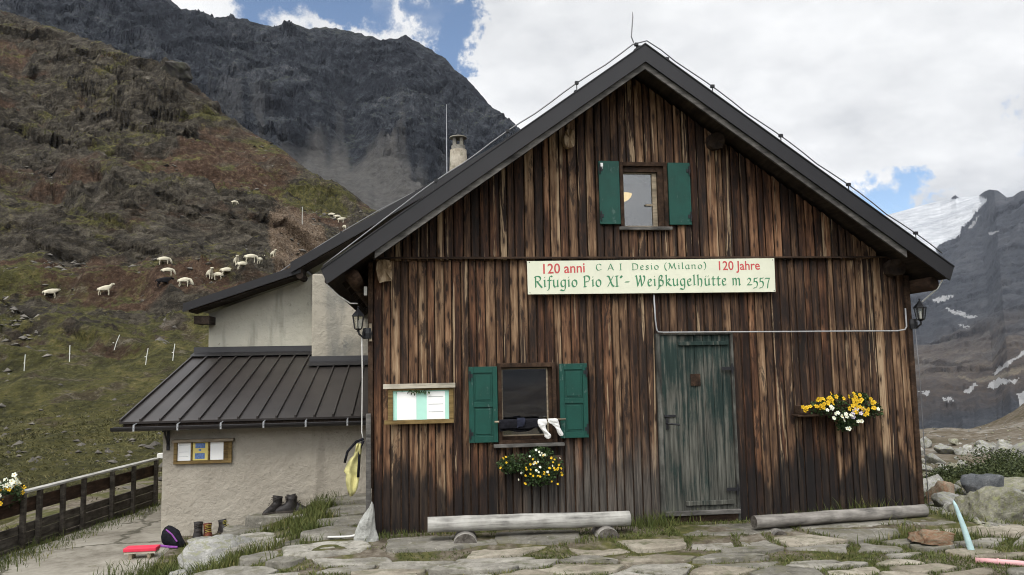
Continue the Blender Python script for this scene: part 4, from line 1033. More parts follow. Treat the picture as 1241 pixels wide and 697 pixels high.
conductor('lightning_conductor', 'thin wire on clips along the timber hut gable edge with a rod at the peak', pts, [(XC - .12, yw, ZR + .05), (XC - .145, yw, ZR + .12), (XC - .12, yw, ZR + .36), (XC - .12, yw, ZR + .42)], clips)
pts = [(-4.0, 5.7, 2.98), (-3.2, 5.7, 3.25), (-2.5, 5.7, 3.50), (-2.2, 5.7, 3.72), (-1.4, 5.7, 4.235), (-.7, 5.7, 4.66), (0, 5.7, 5.03), (.5, 5.75, 5.33)]
conductor('lightning_conductor', 'white wire running up the roof edge of the pale annex behind the timber hut', pts, None, [(-3.2, 5.7, 3.22, 3.25), (-1.4, 5.7, 4.18, 4.235), (0, 5.7, 5.0, 5.03)])
t = thing('antenna_rod', 'tall thin antenna rod standing beside the chimney', 'antenna', (.65, 7.6, 5.0))
mb = MB(); mb.tube([(.645, 7.6, 4.9), (.648, 7.6, 6.4), (.655, 7.6, 7.38)], [.012, .010, .005], 6); mb.build('rod', M['galv'], t)
mb = MB(); mb.box(.62, .68, 7.57, 7.63, 5.28, 5.34); mb.build('bracket', M['black_metal'], t)

# ================================================================== SIGN
sign = thing('house_sign', 'long cream sign board with red and green lettering across the timber wall', 'sign', (2.755, -.09, 2.52))
SY = -.108
mb = MB()
mb.hexa([(1.262, SY, 2.512), (4.252, SY, 2.520), (4.252, SY + .022, 2.520), (1.262, SY + .022, 2.512), (1.258, SY, 2.898), (4.258, SY, 2.926), (4.258, SY + .022, 2.926), (1.258, SY + .022, 2.898)])
panel = mb.build('panel', M['sign'], sign, bevel=.002)
C = lambda *p: ('c',) + p
GL = {
 'R': (1.12, [[(.22, 1.45), (.22, .02)], C((.02, 1.3), (.25, 1.48), (.7, 1.45), (.88, 1.15), (.7, .88), (.28, .76)), C((.42, .78), (.7, .4), (1.05, -.02))]),
 'i': (.42, [[(.06, .88), (.2, .98), (.2, .08), (.36, .16)], [(.16, 1.3), (.25, 1.4)]]),
 'f': (.58, [C((.66, 1.42), (.5, 1.52), (.33, 1.35), (.28, .9), (.26, .2), (.2, -.25), (.0, -.42)), [(.04, .93), (.56, .93)]]),
 'u': (.92, [[(.04, .9), (.17, .98), (.17, .3)], C((.17, .32), (.27, .06), (.45, .06), (.7, .3)), [(.7, .96), (.7, .08), (.86, .16)]]),
 'g': (.86, [C((.68, .88), (.42, .98), (.15, .75), (.15, .3), (.38, .06), (.68, .3)), [(.7, .98), (.68, -.15)], C((.68, -.15), (.5, -.46), (.05, -.36))]),
 'o': (.86, [C((.42, .98), (.14, .75), (.14, .28), (.42, .03), (.7, .28), (.7, .75), (.42, .98))]),
 'P': (1.02, [[(.22, 1.45), (.22, .02)], C((.02, 1.3), (.25, 1.48), (.72, 1.45), (.9, 1.1), (.7, .75), (.3, .68)), [(.08, .03), (.4, .03)]]),
 'X': (1.0, [C((.05, 1.45), (.3, 1.3), (.65, .3), (.95, .03)), [(.85, 1.42), (.1, .03)]]),
 'I': (.55, [[(.24, 1.45), (.24, .03)], [(.06, 1.43), (.42, 1.43)], [(.06, .04), (.42, .04)]]),
 'o0': (.42, [C((.18, 1.45), (.08, 1.33), (.18, 1.2), (.29, 1.33), (.18, 1.45))]),
 '-': (.8, [[(.18, .62), (.68, .62)]]),
 'W': (1.55, [C((.02, 1.32), (.18, 1.45), (.26, 1.0), (.36, .05)), [(.36, .05), (.72, 1.1)], C((.6, 1.38), (.74, 1.42), (.82, .9), (.92, .05)), C((.92, .05), (1.25, .7), (1.35, 1.2), (1.2, 1.45))]),
 'e': (.74, [C((.14, .52), (.5, .62), (.58, .8), (.42, .98), (.17, .8), (.14, .35), (.34, .04), (.64, .2))]),
 'ss': (.98, [C((.0, -.4), (.2, -.3), (.26, .3), (.28, 1.1), (.45, 1.48), (.7, 1.35), (.62, 1.02), (.4, .85)), C((.4, .85), (.78, .72), (.8, .25), (.5, .02), (.36, .14))]),
 'k': (.9, [[(.06, 1.42), (.2, 1.5), (.2, .03)], C((.2, .55), (.5, .98), (.68, .8), (.3, .5)), C((.34, .52), (.6, .2), (.86, .05))]),
 'l': (.44, [[(.06, 1.42), (.2, 1.5), (.2, .1), (.38, .16)]]),
 'h': (.92, [[(.06, 1.42), (.2, 1.5), (.2, .03)], C((.2, .7), (.45, .98), (.68, .8), (.7, .3), (.58, -.12))]),
 't': (.6, [[(.26, 1.25), (.24, .2)], C((.24, .22), (.34, .04), (.54, .16)), [(.03, .94), (.54, .94)]]),
 'm': (1.38, [[(.04, .9), (.18, .98), (.18, .03)], C((.18, .7), (.42, .98), (.6, .8), (.6, .03)), C((.6, .7), (.86, .98), (1.06, .8), (1.06, .06), (1.24, .16))]),
 'n': (.95, [[(.04, .9), (.18, .98), (.18, .03)], C((.18, .7), (.45, .98), (.68, .8), (.68, .06), (.84, .16))]),
 '2': (.78, [C((.08, .75), (.3, .98), (.56, .8), (.45, .45), (.08, .05)), [(.08, .05), (.7, .05)]]),
 '5': (.74, [[(.2, .95), (.18, .45)], [(.2, .93), (.66, .98)], C((.18, .48), (.48, .5), (.62, .15), (.45, -.3), (.05, -.4))]),
 '7': (.76, [[(.06, .84), (.12, .95), (.68, .93)], C((.68, .93), (.45, .3), (.34, -.42))]),
 'C': (1.1, [C((.95, 1.2), (.6, 1.48), (.2, 1.2), (.12, .6), (.4, .06), (.95, .25))]),
 'A': (1.15, [[(.56, 1.45), (.08, .03)], [(.56, 1.45), (1.02, .03)], [(.28, .5), (.84, .5)]]),
 'D': (1.2, [[(.2, 1.45), (.2, .03)], C((.05, 1.42), (.6, 1.42), (1.0, 1.1), (1.0, .4), (.6, .05), (.05, .05))]),
 's': (.7, [C((.58, .82), (.35, .98), (.15, .78), (.34, .54), (.54, .3), (.35, .03), (.08, .18))]),
 '(': (.5, [C((.42, 1.6), (.15, 1.1), (.15, .3), (.42, -.25))]),
 ')': (.5, [C((.08, 1.6), (.35, 1.1), (.35, .3), (.08, -.25))]),
 'M': (1.5, [C((.05, 1.4), (.3, 1.4), (.3, .7), (.12, .03)), [(.3, 1.4), (.68, .2)], [(.68, .2), (1.1, 1.42)], C((1.1, 1.42), (1.14, .6), (1.36, .05))]),
 'a': (.88, [C((.66, .9), (.4, .98), (.14, .72), (.14, .28), (.36, .04), (.66, .3)), [(.68, .96), (.67, .08), (.82, .16)]]),
 ' ': (.5, []),
}
def catmull(p, n=7):
    out = []
    for i in range(len(p) - 1):
        a = p[max(i - 1, 0)]; b = p[i]; c = p[i + 1]; d = p[min(i + 2, len(p) - 1)]
        for k in range(n):
            t = k / n
            out.append(tuple(.5 * (2 * b[j] + (c[j] - a[j]) * t + (2 * a[j] - 5 * b[j] + 4 * c[j] - d[j]) * t * t + (3 * b[j] - a[j] - 3 * c[j] + d[j]) * t ** 3) for j in (0, 1)))
    return out + [p[-1]]
def pen_text(mb, toks, x, z, h, gap=.1, nib=.24, ang=38, sx=1., slope=0., y=SY - .0012):
    """letters written with a broad nib; h is the x-height"""
    nx, nz = math.cos(R(ang)) * nib / 2, math.sin(R(ang)) * nib / 2; thin = .035
    for tk in toks:
        adv, strokes = GL['u' if tk == 'ue' else tk]
        if tk == 'ue': strokes = strokes + [[(.22, 1.26), (.32, 1.36)], [(.55, 1.26), (.65, 1.36)]]
        q = 0
        for st in strokes:
            p = catmull([c for c in st[1:]]) if st[0] == 'c' else list(st)
            for a, b in zip(p, p[1:]):
                dx, dz = b[0] - a[0], b[1] - a[1]; L = math.hypot(dx, dz) or 1; ux, uz = dx / L, dz / L
                cr = abs(ux * nz - uz * nx); ox, oz = nx, nz
                if cr < thin: ox, oz = -uz * thin * 1.1 + nx * .25, ux * thin * 1.1 + nz * .25
                e = .03; A = (a[0] - ux * e, a[1] - uz * e); B = (b[0] + ux * e, b[1] + uz * e)
                quad = [(A[0] - ox, A[1] - oz), (B[0] - ox, B[1] - oz), (B[0] + ox, B[1] + oz), (A[0] + ox, A[1] + oz)]
                area = sum(quad[i][0] * quad[(i + 1) % 4][1] - quad[(i + 1) % 4][0] * quad[i][1] for i in range(4))
                if area < 0: quad = quad[::-1]
                mb.add([(x + c[0] * h * sx, y - q * 3e-5, z + c[1] * h + slope * (x + c[0] * h * sx)) for c in quad], [(0, 1, 2, 3)]); q += 1
        x += (adv + gap) * h * sx
    return x
def text_width(toks, h, gap, sx): return sum((GL['u' if t == 'ue' else t][0] + gap) * h * sx for t in toks)
def pen_fit(mb, toks, x0, x1, z, h, gap, nib, ang=38, slope=0.):
    sx = (x1 - x0) / text_width(toks, h, gap, 1.); pen_text(mb, toks, x0, z - slope * x0, h, gap, nib, ang, sx, slope)
mb = MB()
pen_fit(mb, ['R', 'i', 'f', 'u', 'g', 'i', 'o', ' ', 'P', 'i', 'o', ' ', 'X', 'I', 'o0', '-', ' ', 'W', 'e', 'i', 'ss', 'k', 'u', 'g', 'e', 'l', 'h', 'ue', 't', 't', 'e', ' ', 'm', ' ', '2', '5', '5', '7'], 1.335, 4.20, 2.592, .086, .12, .23, slope=.004)
pen_fit(mb, ['C', ' ', 'A', ' ', 'I', ' ', ' ', 'D', 'e', 's', 'i', 'o', ' ', '(', 'M', 'i', 'l', 'a', 'n', 'o', ')'], 2.065, 3.42, 2.785, .052, .2, .2, slope=.012)
mb.build('green_lettering', M['sign_green'], sign)
def font_text(txt, x0, x1, z, h, rotz=0.):
    cu = bpy.data.curves.new('letters', 'FONT'); cu.body = txt; cu.offset = .012; cu.extrude = .0; cu.resolution_u = 4
    ob = bpy.data.objects.new('letters', cu); col.objects.link(ob)
    me = bpy.data.meshes.new_from_object(ob.evaluated_get(bpy.context.evaluated_depsgraph_get())); bpy.data.objects.remove(ob); bpy.data.curves.remove(cu)
    co = np.empty(len(me.vertices) * 3, np.float32); me.vertices.foreach_get('co', co); co = co.reshape(-1, 3)
    lo, hi = co.min(0), co.max(0); sx = (x1 - x0) / (hi[0] - lo[0]); sz = h / .729
    V = np.stack([x0 + (co[:, 0] - lo[0]) * sx, np.full(len(co), SY - .0015), z + co[:, 1] * sz + (co[:, 0] - lo[0]) * sx * rotz], -1)
    me.vertices.foreach_set('co', V.astype(np.float32).ravel()); me.materials.clear(); me.materials.append(M['sign_red']); me.update()
    return link('red_lettering', me, sign)
font_text('120 anni', 1.445, 1.935, 2.752, .118, .03)
font_text('120 Jahre', 3.56, 4.07, 2.785, .112, .01)
for x, z in ((1.285, 2.885), (4.235, 2.905), (1.285, 2.53), (4.235, 2.535)):
    mb = MB(); mb.lathe([(.006, 0), (.004, .003)], (0, 0, 0), 8); o = mb.build('screw', M['black_metal'], None); o.parent = sign; o.rotation_euler = (R(90), 0, 0); o.location = Vector((x, SY - .001, z)) - Vector(sign.location)

# ================================================================== NOTICE BOARDS
nb = thing('notice_board', 'notice board with mint and white sheets on the timber wall beside the lower window', 'notice board', (.02, -.08, 1.09))
mb = MB(); y0, y1 = -.10, -.052
mb.box(-.335, -.28, y0, y1, 1.12, 1.466); mb.box(.345, .395, y0, y1, 1.12, 1.466); mb.box(-.375, .395, y0 - .008, y1, 1.075, 1.118); mb.box(-.279, .344, y0, y1, 1.445, 1.466)
mb.build('frame', M['yellow_wood'], nb, bevel=.003)
mb = MB(); mb.box(-.385, .415, y0 - .03, y1, 1.468, 1.52); mb.build('top_board', M['pale_plank'], nb, bevel=.003)
mb = MB(); mb.box(-.279, .344, y0 + .025, y1 - .003, 1.119, 1.444); mb.build('backing', M['mint'], nb)
for xa, xb in ((-.235, -.02), (.095, .30)):
    mb = MB(); mb.box(xa, xb, y0 + .021, y0 + .0245, 1.122, 1.43); sh = mb.build('sheet', M['paper'], nb)
    if xa > 0:
        mb = MB()
        for z in (1.37, 1.285, 1.20): mb.box(xa + .02, xb - .02, y0 + .0195, y0 + .0208, z, z + .006)
        mb.build('print_line', M['ink'], sh)
mb = MB()
for k in range(46):
    x = rng.gauss(.0, .07); z = 1.46 - abs(rng.gauss(0, .022)); a = rng.uniform(-2.6, -.6); L = rng.uniform(.02, .05); dx, dz = math.cos(a) * L, math.sin(a) * L
    mb.add([(x, y0 - .004, z), (x + dx * .5 - dz * .15, y0 - .012, z + dz * .5 + dx * .15), (x + dx, y0 - .006, z + dz), (x + dx * .5 + dz * .15, y0 - .009, z + dz * .5 - dx * .15)], [(0, 1, 2, 3)], 0, (rng.random(), .1, .1))
mb.build('leaf_sprig', M['leaf'], nb)
nb = thing('notice_board', 'small notice board with two white sheets and a yellow poster on the annex wall', 'notice board', (-3.04, 2.75, .41))
mb = MB(); y0, y1 = LY - .05, LY - .003; a0, a1, b0, b1 = -3.44, -2.645, .40, .745
mb.box(a0, a0 + .045, y0, y1, b0 + .036, b1 - .041); mb.box(a1 - .045, a1, y0, y1, b0 + .036, b1 - .041); mb.box(a0, a1, y0, y1, b0, b0 + .035)
for x in (-3.20, -2.965): mb.box(x - .008, x + .008, y0 + .01, y1, b0 + .036, b1 - .041)
mb.build('frame', M['yellow_wood'], nb, bevel=.003)
mb = MB(); mb.box(a0 - .01, a1 + .03, y0 - .04, y1, b1 - .04, b1); mb.build('top_board', M['frame_wood'], nb, bevel=.003)
mb = MB(); mb.box(a0 + .046, a1 - .046, y0 + .03, y1 - .002, b0 + .036, b1 - .041); mb.build('backing', M['yellow_wood'], nb)
for i, (xa, xb, mt) in enumerate(((-3.39, -3.215, 'paper'), (-3.185, -2.98, 'poster_yellow'), (-2.945, -2.765, 'paper'))):
    mb = MB(); mb.box(xa, xb, y0 + .026, y0 + .0295, b0 + .045, b1 - .05); sh = mb.build('sheet', M[mt], nb); mb = MB()
    if i == 0:
        for z in (.5, .565, .66): mb.box(xa + .02, xb - .03, y0 + .0245, y0 + .0258, z, z + .004)
        mb.build('print_line', M['ink'], sh)
    if i == 1:
        mb.box(xa + .03, xb - .04, y0 + .0245, y0 + .0258, .465, .545); mb.box(xa + .035, xb - .035, y0 + .0245, y0 + .0258, .615, .685); mb.box(xa + .08, xb - .09, y0 + .0245, y0 + .0258, .575, .60)
        mb.build('picture_print', M['poster_blue'], sh)

# ================================================================== LANTERNS, CABLES
def lantern(label, x, y, z, arm_to):
    t = thing('wall_lantern', label, 'lantern', (x, y, z)); k0 = .76; sc = lambda pr: [(r * k0, h * k0) for r, h in pr]
    mb = MB(); q = R(30)
    mb.lathe(sc([(.012, .33), (.018, .315), (.008, .30), (.03, .27), (.098, .195), (.105, .185), (.09, .18)]), (x, y, z), 6, rot=q)
    mb.lathe(sc([(.03, -.045), (.014, -.03), (.05, -.012), (.062, .0)]), (x, y, z), 6, rot=q)
    for k in range(6):
        a = q + k * math.pi / 3; c, s = math.cos(a), math.sin(a); mb.tube([(x + .058 * k0 * c, y + .058 * k0 * s, z), (x + .088 * k0 * c, y + .088 * k0 * s, z + .183 * k0)], .006, 5)
    mb.build('lantern_body', M['black_metal'], t)
    mb = MB(); mb.lathe(sc([(.052, .003), (.081, .177)]), (x, y, z), 6, rot=q); mb.build('lantern_glass', M['lantern_glass'], t)
    mb = MB(); mb.lathe(sc([(.01, .004), (.016, .03), (.014, .12), (.005, .13)]), (x, y, z), 8); mb.build('bulb', M['bulb'], t, smooth=True)
    ax, ay, az_ = arm_to; mb = MB()
    mb.tube([(x, y, z - .02), (x + (ax - x) * .1, y, z - .06), (x + (ax - x) * .6, (y + ay) / 2, z - .10), (ax, ay, az_)], .012, 6)
    mb.tube([(x + (ax - x) * .45, (y + ay) / 2, z - .095), (x + (ax - x) * .6, (y + ay) / 2, z - .03), (ax, ay, az_ + .06)], .009, 6)
    mb.lathe([(.055, -.06), (.06, 0), (.05, .06)], (ax, ay, az_), 10); mb.build('bracket', M['black_metal'], t)
lantern('black wall lantern on the left corner of the timber hut beside the dark eave', -.655, -.16, 2.14, (-.56, -.06, 2.09))
lantern('black wall lantern on the right corner of the timber hut against the valley', 6.07, -.14, 2.17, (6.03, -.03, 2.12))
def cable(name, label, pts, rad, mat, cat='cable'):
    mb = MB(); mb.tube(pts, rad, 6); o = mb.build(name, mat, None, smooth=True); return tag(o, label, cat)
cable('conduit', 'pale pipe running across the timber wall above the green door to the right lantern', [(2.762, -.075, 2.50), (2.77, -.075, 2.2), (2.782, -.07, 2.09), (2.80, -.07, 2.062), (2.86, -.07, 2.056), (3.6, -.07, 2.052), (4.4, -.07, 2.045), (5.2, -.07, 2.04), (5.80, -.07, 2.035), (5.90, -.07, 2.05), (5.925, -.07, 2.085), (5.925, -.07, 2.31)], .0095, M['conduit'], 'pipe')
cable('electric_cable', 'white cable from the left roof corner down to the left lantern', [(-.98, -.35, 2.62), (-.86, -.28, 2.50), (-.74, -.2, 2.42), (-.665, -.16, 2.42)], .008, M['white_cable'])
cable('electric_cable', 'thin white cable hanging straight down from the left lantern', [(-.62, -.1, 2.06), (-.615, -.1, 1.6), (-.62, -.1, 1.0), (-.60, -.1, .9)], .006, M['white_cable'])
cable('electric_cable', 'bent white cable sticking out above the right lantern', [(6.10, -.14, 2.38), (6.18, -.16, 2.45), (6.30, -.18, 2.55), (6.345, -.2, 2.64), (6.26, -.3, 2.68), (6.2, -.35, 2.68)], .009, M['white_cable'])
cable('electric_cable', 'thin wire down the right corner edge of the timber hut', [(6.03, -.08, 2.05), (6.045, -.08, 1.5), (6.04, -.08, .7), (6.05, -.08, -.1)], .005, M['wire'])
mb = MB(); mb.box(-.60, -.565, -.07, -.03, 2.52, 2.62); mb.build('junction_box', M['white_cable'], hut, bevel=.004)
mb = MB(); mb.box(-.545, -.51, -.09, -.055, 2.0, 2.2); mb.build('junction_box', M['frame_wood'], hut, bevel=.004)

# ================================================================== STONES
def polar(az, r): a = R(az); return r * math.sin(a), r * math.cos(a) - 9
def hz(az, r):
    x, y = polar(az, r); h = HBVH.ray_cast(Vector((x, y, 400)), Vector((0, 0, -1)))[0]
    return h.z if h else float(hill_z(np.array([az]), np.array([r]))[0])
def gz1(x, y): return float(ground_z(np.array([x]), np.array([y]))[0])
STONES = []          # outlines kept so that no grass grows through a stone
def rough_outline(poly, n_sub=4, amp=.02):
    out = []
    for i in range(len(poly)):
        a = poly[i]; b = poly[(i + 1) % len(poly)]; L = math.hypot(b[0] - a[0], b[1] - a[1]); k = max(2, int(L / .09))
        for j in range(k):
            f = j / k; x = a[0] + (b[0] - a[0]) * f; y = a[1] + (b[1] - a[1]) * f
            nx, ny = (b[1] - a[1]) / (L or 1), -(b[0] - a[0]) / (L or 1); w = amp * 2.2 * float(vn(x * 7.3, y * 7.3, 5)) + rng.uniform(-amp, amp) * .5
            out.append((x + nx * w, y + ny * w))
    # round the corners a little
    n = len(out)
    return [((out[i - 1][0] + 6 * out[i][0] + out[(i + 1) % n][0]) / 8, (out[i - 1][1] + 6 * out[i][1] + out[(i + 1) % n][1]) / 8) for i in range(n)]
def slab_stone(poly, ztop, thick, mat, name='paving_stone', tilt=(0, 0), bevel=.018, bump=.008):
    cx = sum(p[0] for p in poly) / len(poly); cy = sum(p[1] for p in poly) / len(poly); out = rough_outline(poly)
    STONES.append(out); n = len(out); rings = []
    for sc, dz in ((1.02, -thick), (1.0, -bevel * .7), (1 - bevel * .6, -bevel * .12), (.93, 0), (.6, 0), (.25, 0)):
        r = []
        for (x, y) in out:
            lx, ly = (x - cx) * sc, (y - cy) * sc; dzz = bump * float(vn((x * sc + cx) * 3.1, (y * sc + cy) * 3.1, 8)) + tilt[0] * lx + tilt[1] * ly
            r.append((lx, ly, dz + (dzz if dz > -thick else 0)))
        rings.append(r)
    vs = [p for r in rings for p in r] + [(0, 0, bump * .3)]; m = len(rings)
    fs = [(k * n + i, k * n + (i + 1) % n, (k + 1) * n + (i + 1) % n, (k + 1) * n + i) for k in range(m - 1) for i in range(n)] + [((m - 1) * n + i, (m - 1) * n + (i + 1) % n, m * n) for i in range(n)]
    area = sum(out[i][0] * out[(i + 1) % n][1] - out[(i + 1) % n][0] * out[i][1] for i in range(n))
    if area < 0: fs = [f[::-1] for f in fs]
    mb = MB(); mb.add(vs, fs); o = mb.build(name, mat, None, smooth=True); o.location = (cx, cy, ztop); return o
def clip_half(poly, mx, my, nx, ny):
    out = []
    for i in range(len(poly)):
        a, b = poly[i], poly[(i + 1) % len(poly)]; da = (a[0] - mx) * nx + (a[1] - my) * ny; db = (b[0] - mx) * nx + (b[1] - my) * ny
        if da <= 0: out.append(a)
        if da * db < 0: t = da / (da - db); out.append((a[0] + (b[0] - a[0]) * t, a[1] + (b[1] - a[1]) * t))
    return out
def shrink(poly, d):
    area = sum(poly[i][0] * poly[(i + 1) % len(poly)][1] - poly[(i + 1) % len(poly)][0] * poly[i][1] for i in range(len(poly))); s = 1 if area > 0 else -1
    out = poly
    for i in range(len(poly)):
        a, b = poly[i], poly[(i + 1) % len(poly)]; L = math.hypot(b[0] - a[0], b[1] - a[1])
        if L < 1e-6: continue
        nx, ny = s * (b[1] - a[1]) / L, -s * (b[0] - a[0]) / L
        out = clip_half(out, a[0] - nx * d, a[1] - ny * d, nx, ny)
        if len(out) < 3: return []
    return out
LBL_PAVE = 'irregular flat flagstone set in grass in front of the timber hut'
sites = []
ry = -.98
while ry > -3.4:
    rx = -1.5 + rng.uniform(0, .5)
    while rx < 6.4:
        sites.append((rx + rng.uniform(-.16, .16), ry + rng.uniform(-.1, .1))); rx += rng.uniform(.36, .95)
    ry -= rng.uniform(.2, .32)
for i, (sx, sy) in enumerate(sites):
    if rng.random() < .10 + .12 * sst(sx, 1.5, 5): continue
    K = 2.2; poly = [(-3, -3), (9, -3), (9, 3), (-3, 3)]; poly = [(sx - .9, (sy - .33) * K), (sx + .9, (sy - .33) * K), (sx + .9, (sy + .33) * K), (sx - .9, (sy + .33) * K)]
    for j, (tx, ty) in enumerate(sites):
        if j != i and abs(tx - sx) < 2.2 and abs(ty - sy) < 1.0:
            poly = clip_half(poly, (sx + tx) / 2, (sy + ty) / 2 * K, tx - sx, (ty - sy) * K)
            if len(poly) < 3: break
    if len(poly) < 3: continue
    poly = [(x, y / K) for x, y in poly]
    right = max(0, sx - 2.5) / 4
    poly = shrink(poly, rng.uniform(.010, .038) + .06 * right * rng.random())
    if len(poly) < 3: continue
    a_ = abs(sum(poly[k][0] * poly[(k + 1) % len(poly)][1] - poly[(k + 1) % len(poly)][0] * poly[k][1] for k in range(len(poly)))) / 2
    if a_ < .02: continue
    z = gz1(sx, sy) + rng.uniform(.008, .05)
    o = slab_stone(poly, z, .12, M['stone_tan' if rng.random() < .45 else 'stone'], tilt=(rng.uniform(-.02, .02), rng.uniform(-.03, .03)))
    tag(o, LBL_PAVE, 'flagstone', 'flagstones of the terrace')
# the long slabs under the log benches, on a course of thin stones
x = -.35
while x < 5.9:
    w = rng.uniform(.7, 1.5); x1 = min(x + w, 6.0)
    if not (rng.random() < .12):
        y0 = -.72 + rng.uniform(-.07, .07); y1 = -.2
        poly = [(x + .02, y0 + rng.uniform(-.04, .04)), ((x + x1) / 2, y0 - rng.uniform(0, .05)), (x1 - .02, y0 + rng.uniform(-.04, .04)), (x1 - .03, y1), (x + .03, y1)]
        o = slab_stone(poly, GZ + .045 + rng.uniform(-.015, .012), .05, M['stone']); tag(o, 'long grey stone slab lying at the foot of the timber wall under the log benches', 'stone slab', 'stone slabs along the timber wall')
        if rng.random() < .7:
            poly = [(x + .08, y0 - .04), (x1 - .1, y0 - .05 + rng.uniform(-.03, .03)), (x1 - .15, y0 + .2), (x + .05, y0 + .2)]
            o = slab_stone(poly, GZ + .0, .07, M['stone_tan']); tag(o, 'thin stone layer showing under the slab at the foot of the timber wall', 'stone slab', 'thin stone layers under the slabs')
    x = x1
# steps and stones on the bank between terrace and annex
BANK = [(-.95, 2.35, .45, .42, .05, -.10), (-.87, 1.55, .42, .36, .1, -.12), (-.88, .85, .44, .34, -.05, -.12), (-.9, .15, .48, .30, .05, -.13), (-.95, -.52, .50, .30, .0, -.15),
        (-1.95, 2.45, .46, .26, .05, -.31), (-2.1, 1.75, .42, .24, .2, -.38), (-1.85, 1.0, .36, .22, -.2, -.31), (-1.75, .35, .45, .25, .15, -.27), (-1.55, -.35, .36, .24, .2, -.23), (-2.35, 2.2, .3, .2, -.1, -.43), (-1.45, 1.7, .22, .2, .3, -.22), (-2.55, 1.2, .22, .2, .5, -.5), (-1.25, .05, .25, .2, -.2, -.19), (-1.75, -1.0, .45, .24, .1, -.24), (-1.3, -.75, .2, .16, .3, -.19)]
for i, (x, y, a, b, rz, z) in enumerate(BANK):
    n = 7; poly = []
    for k in range(n):
        t = 2 * math.pi * k / n + rng.uniform(-.25, .25); px, py = a * math.cos(t) * rng.uniform(.85, 1.1), b * math.sin(t) * rng.uniform(.85, 1.1)
        poly.append((x + px * math.cos(rz) - py * math.sin(rz), y + px * math.sin(rz) + py * math.cos(rz)))
    o = slab_stone(poly, z + .02, .16, M['stone'], name='stone_step' if i < 5 else 'paving_stone', tilt=(rng.uniform(-.03, .06), rng.uniform(-.03, .03)), bump=.015)
    if i < 5: tag(o, 'broad grey stone step along the left side of the timber hut', 'stone step', 'stone steps beside the hut')
    else: tag(o, 'flat grey stone sunk in the grassy bank below the annex wall', 'flagstone', 'stones on the grassy bank')

def rock_mesh(name, seed, mat, flat=1.0, planes=9, sub=4, amp=.16):
    r = random.Random(seed); bm = bmesh.new(); bmesh.ops.create_icosphere(bm, subdivisions=sub, radius=1.0)
    pl = []
    for _ in range(planes):
        v = Vector((r.gauss(0, 1), r.gauss(0, 1), r.gauss(0, 1))).normalized(); pl.append((v, r.uniform(.46, .84)))
    co = np.array([v.co[:] for v in bm.verts])
    for v, d in pl:
        q = co @ np.array(v); over = np.maximum(q - d, 0); co -= over[:, None] * .93 * np.array(v)[None]
    n1 = fbm(co[:, 0] * 1.3 + co[:, 2] * .7 + seed, co[:, 1] * 1.3 - co[:, 2] * .9, 4, seed) ; n2 = fbm(co[:, 0] * 5 + co[:, 2] * 3, co[:, 1] * 5 + co[:, 2] * 4 + seed, 3, seed + 3)
    amp3 = .06 if seed != 71 else .10
    n3 = ridged(co[:, 0] * 2.6 + co[:, 2] * 2, co[:, 1] * 2.6 - co[:, 2] * 2.2 + seed, 4, seed + 7)
    co *= (1 + amp * n1 + .045 * n2 + amp3 * n3)[:, None]
    co[:, 2] *= flat
    for v, c in zip(bm.verts, co): v.co = c
    me = bpy.data.meshes.new(name); bm.to_mesh(me); bm.free(); me.materials.append(mat)
    me.polygons.foreach_set('use_smooth', [True] * len(me.polygons)); return me
def rock(me, x, y, sx, sy, sz, rz, label, cat='boulder', group=None, sink=.3, tilt=(0, 0), name='boulder', z=None):
    o = link(name, me); o.location = (x, y, (gz1(x, y) if z is None else z) + sz * (1 - sink) - sz * .3); o.scale = (sx, sy, sz); o.rotation_euler = (tilt[0], tilt[1], rz); return tag(o, label, cat, group)
ROCKS = [rock_mesh('boulder_shape', 40 + k, M['boulder'], planes=12 + k % 6) for k in range(9)]
ROCKS_L = [rock_mesh('lichen_boulder_shape', 60 + k, M['lichen_rock'], planes=14) for k in range(3)]
big = rock_mesh('broad_boulder_shape', 71, M['lichen_rock'], planes=16, sub=5); bl = rock_mesh('blue_boulder_shape', 74, M['blue_rock'], planes=16); og = rock_mesh('rusty_boulder_shape', 77, M['orange_rock'], planes=16)
rock(big, 6.72, -.25, .6, .42, .40, .1, 'broad boulder covered in yellow green lichen, the largest right of the hut', sink=.35)
rock(bl, 7.95, 1.45, .33, .3, .33, .6, 'blue grey angular boulder behind the broad lichen boulder', sink=.3, tilt=(.2, .3))
rock(og, 7.35, 1.5, .27, .22, .22, .2, 'rust coloured boulder behind the tip of the pale blue pole')
rock(ROCKS[2], 7.85, 2.4, .27, .25, .2, 1.2, 'pale rounded boulder between the rust coloured and the blue grey boulders')
rock(ROCKS_L[1], 8.75, 1.9, .5, .4, .24, .4, 'flat yellowish boulder at the right edge beside the blue grey boulder')
rock(ROCKS[4], 10.4, 8.0, .75, .5, .32, .3, 'pale slab boulder lying alone higher up the slope right of the hut', sink=.35)
rock(ROCKS[1], 15.6, 9.6, .8, .6, .45, .8, 'large pale boulder at the right edge on the far slope', sink=.4)
rock(ROCKS[6], -2.17, .35, .46, .62, .2, -.35, 'big pale grey boulder lying between path and terrace', sink=.35, tilt=(.05, .12))
rock(ROCKS[3], -2.75, 1.75, .3, .2, .12, .3, 'low boulder beside the orange laced boots on the path edge', sink=.4)
rock(ROCKS[7], -2.45, -.35, .24, .2, .10, .9, 'small grey boulder in the weeds at the path edge', sink=.4)
mb = MB(); PS = [(-.13, -.02, .14, .08), (-.12, .06, .135, .08), (-.10, .14, .115, .075), (-.055, .22, .105, .07), (-.01, .29, .10, .06), (.035, .35, .095, .05), (.055, .39, .085, .035), (.06, .415, .07, .01)]
